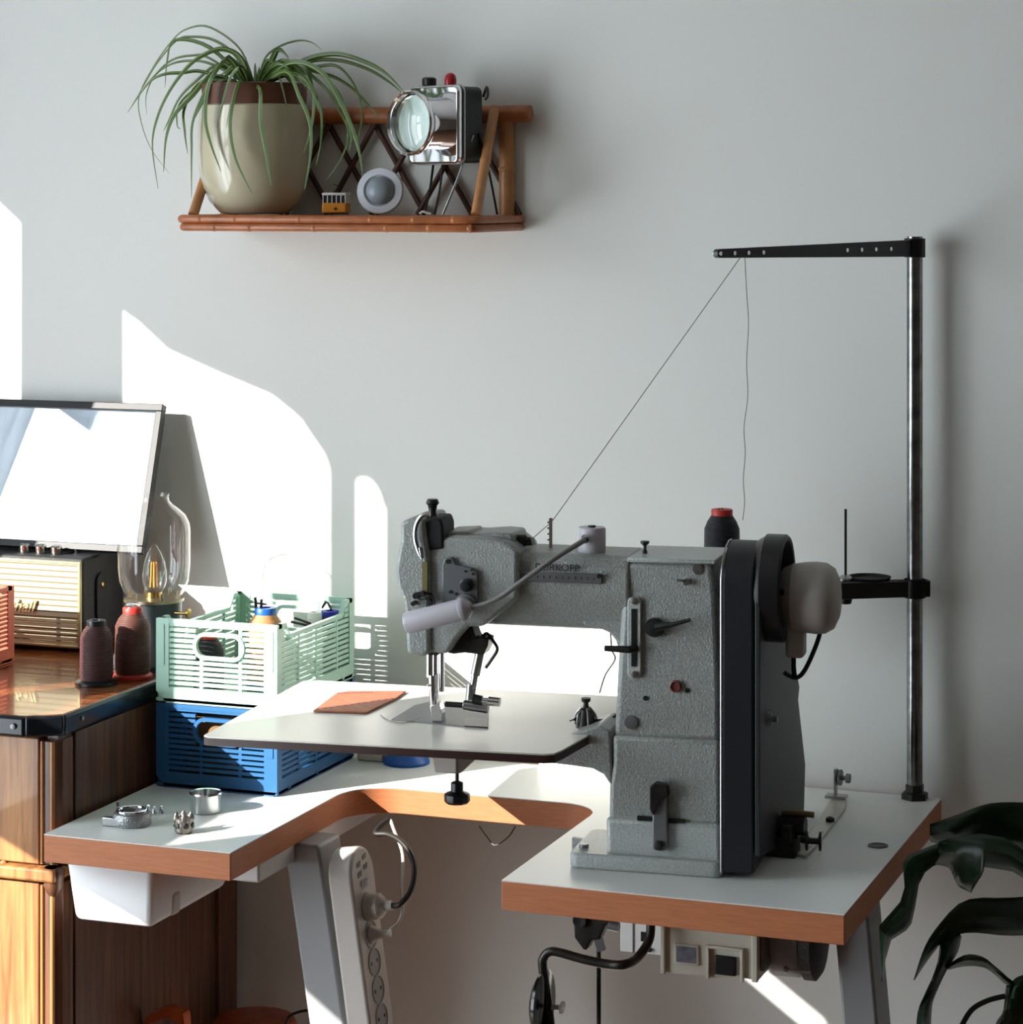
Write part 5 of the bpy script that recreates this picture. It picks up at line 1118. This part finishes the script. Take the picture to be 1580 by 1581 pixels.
lensm = thin_glass('lens_glass', 1.6, (0.93, 0.96, 0.95, 1)); lo('lens', b, lensm)
b = B(); lathe(b, [(0.040, 0.033), (0.032, 0.021), (0.018, 0.013), (0.008, 0.011), (0, 0.011)], (-0.004, -0.010, 0.002), (0, -1, 0), 36); lo('reflector', b, mat('reflector_silver', (222, 222, 216), 0.2, 1.0))
b = B(); lathe(b, [(0.004, 0.012), (0.005, 0.02), (0.002, 0.026), (0, 0.027)], (-0.004, -0.010, 0.002), (0, -1, 0), 14); lo('lantern_bulb', b, brass)
b = B(); lathe(b, [(0.009, 0), (0.0105, 0.003), (0.0105, 0.012), (0.008, 0.014), (0, 0.014)], (-0.030, 0.012, hh_), n=10); lo('selector_knob', b, black)
b = B(); lathe(b, [(0.0085, 0), (0.0088, 0.010), (0.007, 0.016), (0.003, 0.019), (0, 0.0195)], (0.012, 0.014, hh_), n=24); lo('signal_lamp', b, mat('red_lens', (170, 30, 38), 0.25), label='small red signal lamp')
b = B(); tube(b, [(wf+0.003, 0.038, hh_-0.016), (wf+0.010, 0.038, hh_-0.002), (wf+0.012, 0.038, hh_-0.014), (wf+0.007, 0.038, hh_-0.02)], 0.002, 8, 4); lo('side_catch', b, darksteel)
for (top, bot, mm) in (((-0.03, 0.02, -hh_), (655, 324), darksteel), ((0.0, 0.01, -hh_), (671, 324), darksteel), ((wf, 0.02, -0.015), (684, 326), steel), ((wf+0.002, 0.03, -0.012), (768, 326), darksteel)):
    a_ = Rl @ Vector(top); z_e = at(bot[0], bot[1], z=SZ+0.002) if False else at(bot[0], bot[1], y=-0.11 if bot[0] < 700 else -0.05); z_e.z = SZ+0.001
    b = B(); tube(b, [a_, a_.lerp(z_e, 0.5)+V(0.002, 0, 0), z_e], 0.0018, 8, 4); obj('wire_leg', b, mm, hl)
b = B(); q = at(656, 325, y=-0.12); tube(b, [V(q.x-0.008, q.y, SZ+0.002), V(q.x-0.003, q.y, SZ+0.005), V(q.x+0.004, q.y, SZ+0.003), V(q.x+0.010, q.y, SZ+0.002)], 0.0018, 8, 4); o = obj('white_cord_end', b, whiteplastic); tag(o, 'short white cord end lying on the shelf under the lantern', 'cord')

# ---------------------------------------------------------------- big dark leaves at bottom right
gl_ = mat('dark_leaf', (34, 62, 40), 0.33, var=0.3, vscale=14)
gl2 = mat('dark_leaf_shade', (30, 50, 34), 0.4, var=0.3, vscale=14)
fp = thing('leafy_houseplant', 'large dark green houseplant with drooping leaves right of the table', 'plant', (-0.38, -0.35, 0))
YP = -0.30
def big_leaf(pts, widths, y0=YP, dy=0.0, fold=0.18, m=gl_):
    P = [at(x, y, y=y0+dy*i/(len(pts)-1)) for i, (x, y) in enumerate(pts)]
    b = B(); ribbon(b, P, [w_/1180 for w_ in widths], side=(0.05, -0.75, 0.7) if False else None, fold=fold, k=5)
    return b
def flat_leaf(up, lo_, y0, y1, bulge=0.012, m=gl_):
    """leaf surface lofted between an upper and a lower margin with a raised midrib"""
    n = 16; A = smoothpath([V(x, y, 0) for x, y in up], 5); Bm = smoothpath([V(x, y, 0) for x, y in lo_], 5)
    def samp(P, f): f *= len(P)-1; i = int(min(f, len(P)-2)); return P[i].lerp(P[i+1], f-i)
    b = B(); rows = []
    for i in range(n+1):
        f = i/n; a = samp(A, f); c = samp(Bm, f); row = []
        for j in range(7):
            g_ = j/6; q = a.lerp(c, g_); yy = y0+(y1-y0)*f-bulge*(1-abs(2*g_-1))+0.02*(g_-0.5)+0.005*math.sin(9*f+6*g_)
            row.append(b.verts.new(at(q.x, q.y, y=yy)))
        rows.append(row)
    for i in range(n):
        for j in range(6): b.faces.new((rows[i][j], rows[i][j+1], rows[i+1][j+1], rows[i+1][j]))
    o = obj('leaf', b, m, fp); s = o.modifiers.new('solid', 'SOLIDIFY'); s.thickness = 0.001
    return o
flat_leaf([(1436, 1272), (1480, 1258), (1530, 1240), (1600, 1240), (1660, 1250)], [(1436, 1298), (1470, 1306), (1520, 1300), (1590, 1310), (1660, 1320)], -0.28, -0.22)
flat_leaf([(1620, 1345), (1560, 1296), (1500, 1287), (1455, 1300), (1400, 1322), (1396, 1345), (1396, 1385), (1362, 1425), (1358, 1438), (1362, 1515)], [(1620, 1385), (1570, 1348), (1525, 1340), (1470, 1332), (1440, 1338), (1420, 1362), (1410, 1420), (1396, 1440), (1374, 1455), (1363, 1516)], -0.26, -0.42)
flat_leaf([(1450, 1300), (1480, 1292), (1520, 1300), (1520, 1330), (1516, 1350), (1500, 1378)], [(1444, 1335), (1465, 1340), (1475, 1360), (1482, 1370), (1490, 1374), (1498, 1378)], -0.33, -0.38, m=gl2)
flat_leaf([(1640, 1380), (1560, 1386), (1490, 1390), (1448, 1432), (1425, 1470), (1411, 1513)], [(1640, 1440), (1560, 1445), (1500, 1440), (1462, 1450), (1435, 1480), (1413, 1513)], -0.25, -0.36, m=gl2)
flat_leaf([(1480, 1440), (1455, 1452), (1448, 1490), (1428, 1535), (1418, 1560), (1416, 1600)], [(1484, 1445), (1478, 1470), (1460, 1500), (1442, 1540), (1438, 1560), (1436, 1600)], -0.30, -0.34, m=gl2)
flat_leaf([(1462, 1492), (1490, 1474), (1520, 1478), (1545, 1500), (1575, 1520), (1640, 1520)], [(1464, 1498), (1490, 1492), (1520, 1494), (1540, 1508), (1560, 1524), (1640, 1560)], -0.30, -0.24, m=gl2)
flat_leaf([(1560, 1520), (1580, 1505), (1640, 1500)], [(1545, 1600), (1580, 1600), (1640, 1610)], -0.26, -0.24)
b = B()
tube(b, [at(1552, 1538, y=-0.27), at(1525, 1545, y=-0.28), at(1500, 1560, y=-0.29), at(1482, 1590, y=-0.30)], 0.0035, 8, 5)
tube(b, [at(1560, 1523, y=-0.26), at(1556, 1560, y=-0.26), at(1552, 1640, y=-0.26), V(-0.38, -0.27, 0.30)], 0.005, 8, 5)
tube(b, [V(-0.40, -0.28, 0.18), at(1590, 1560, y=-0.28), at(1610, 1400, y=-0.26), at(1620, 1350, y=-0.25)], 0.005, 8, 5)
tube(b, [V(-0.38, -0.28, 0.18), at(1700, 1500, y=-0.28), at(1660, 1290, y=-0.24)], 0.005, 8, 5)
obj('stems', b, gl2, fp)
b = B(); lathe(b, [(0.09, 0), (0.10, 0.02), (0.12, 0.21), (0.125, 0.22), (0.115, 0.22), (0.11, 0.19), (0, 0.19)], (-0.38, -0.28, 0), n=40); obj('pot', b, mat('terracotta', (160, 90, 64), 0.7), fp)

# ---------------------------------------------------------------- low chair and stool under the left leaf
ch = thing('low_chair', 'low wooden chair with arched back under the left leaf', 'chair', (-1.6, -0.3, 0))
yc = -0.34
b = B(); pts = [at(214, 1640, y=yc), at(228, 1574, y=yc), at(246, 1559, y=yc), at(262, 1554, y=yc), at(280, 1562, y=yc), at(288, 1572, y=yc), at(289, 1650, y=yc)]
P = smoothpath(pts, 6)
for i in range(len(P)-1): pass
uvl = b.loops.layers.uv.verify(); rows = []
for p in P: rows.append([b.verts.new(p+V(0, dy, dz)) for dy, dz in ((-0.008, 0), (0.012, 0), (0.012, -0.014), (-0.008, -0.014))])
for i in range(len(P)-1):
    for j in range(4): b.faces.new((rows[i][j], rows[i][(j+1) % 4], rows[i+1][(j+1) % 4], rows[i+1][j]))
b.faces.new(rows[0]); b.faces.new(rows[-1]); obj('arched_back', b, orangewood, ch, bevel=0.002)
xa_, xb_ = pts[0].x, pts[-1].x
b = B(); box(b, xa_+0.005, xb_+0.005, yc-0.02, yc+0.10, 0.30, 0.325); obj('seat', b, orangewood, ch, bevel=0.004)
for xx in (xa_, xb_):
    b = B(); cyl(b, (xx, yc, 0), (xx, yc, at(0, 1640, y=yc).z), 0.011, 12); obj('rear_leg', b, orangewood, ch)
    b = B(); cyl(b, (xx, yc+0.085, 0), (xx, yc+0.085, 0.30), 0.011, 12); obj('front_leg', b, orangewood, ch)
stl = thing('round_stool', 'orange-brown round wooden stool low behind the left table leg', 'stool', (-1.53, -0.11, 0))
q = at(394, 1571, y=-0.11); zz = q.z
b = B(); lathe(b, [(0.058, -0.018), (0.062, -0.010), (0.058, -0.002), (0.04, 0.0), (0, 0.0)], (q.x, -0.11, zz), n=40); obj('seat', b, orangewood, stl)
for k in range(3):
    a = k*2*PI/3+0.3; b = B(); cyl(b, (q.x+0.04*math.cos(a), -0.11+0.04*math.sin(a), zz-0.015), (q.x+0.05*math.cos(a), -0.11+0.05*math.sin(a), 0), 0.010, 12); obj('leg', b, orangewood, stl)
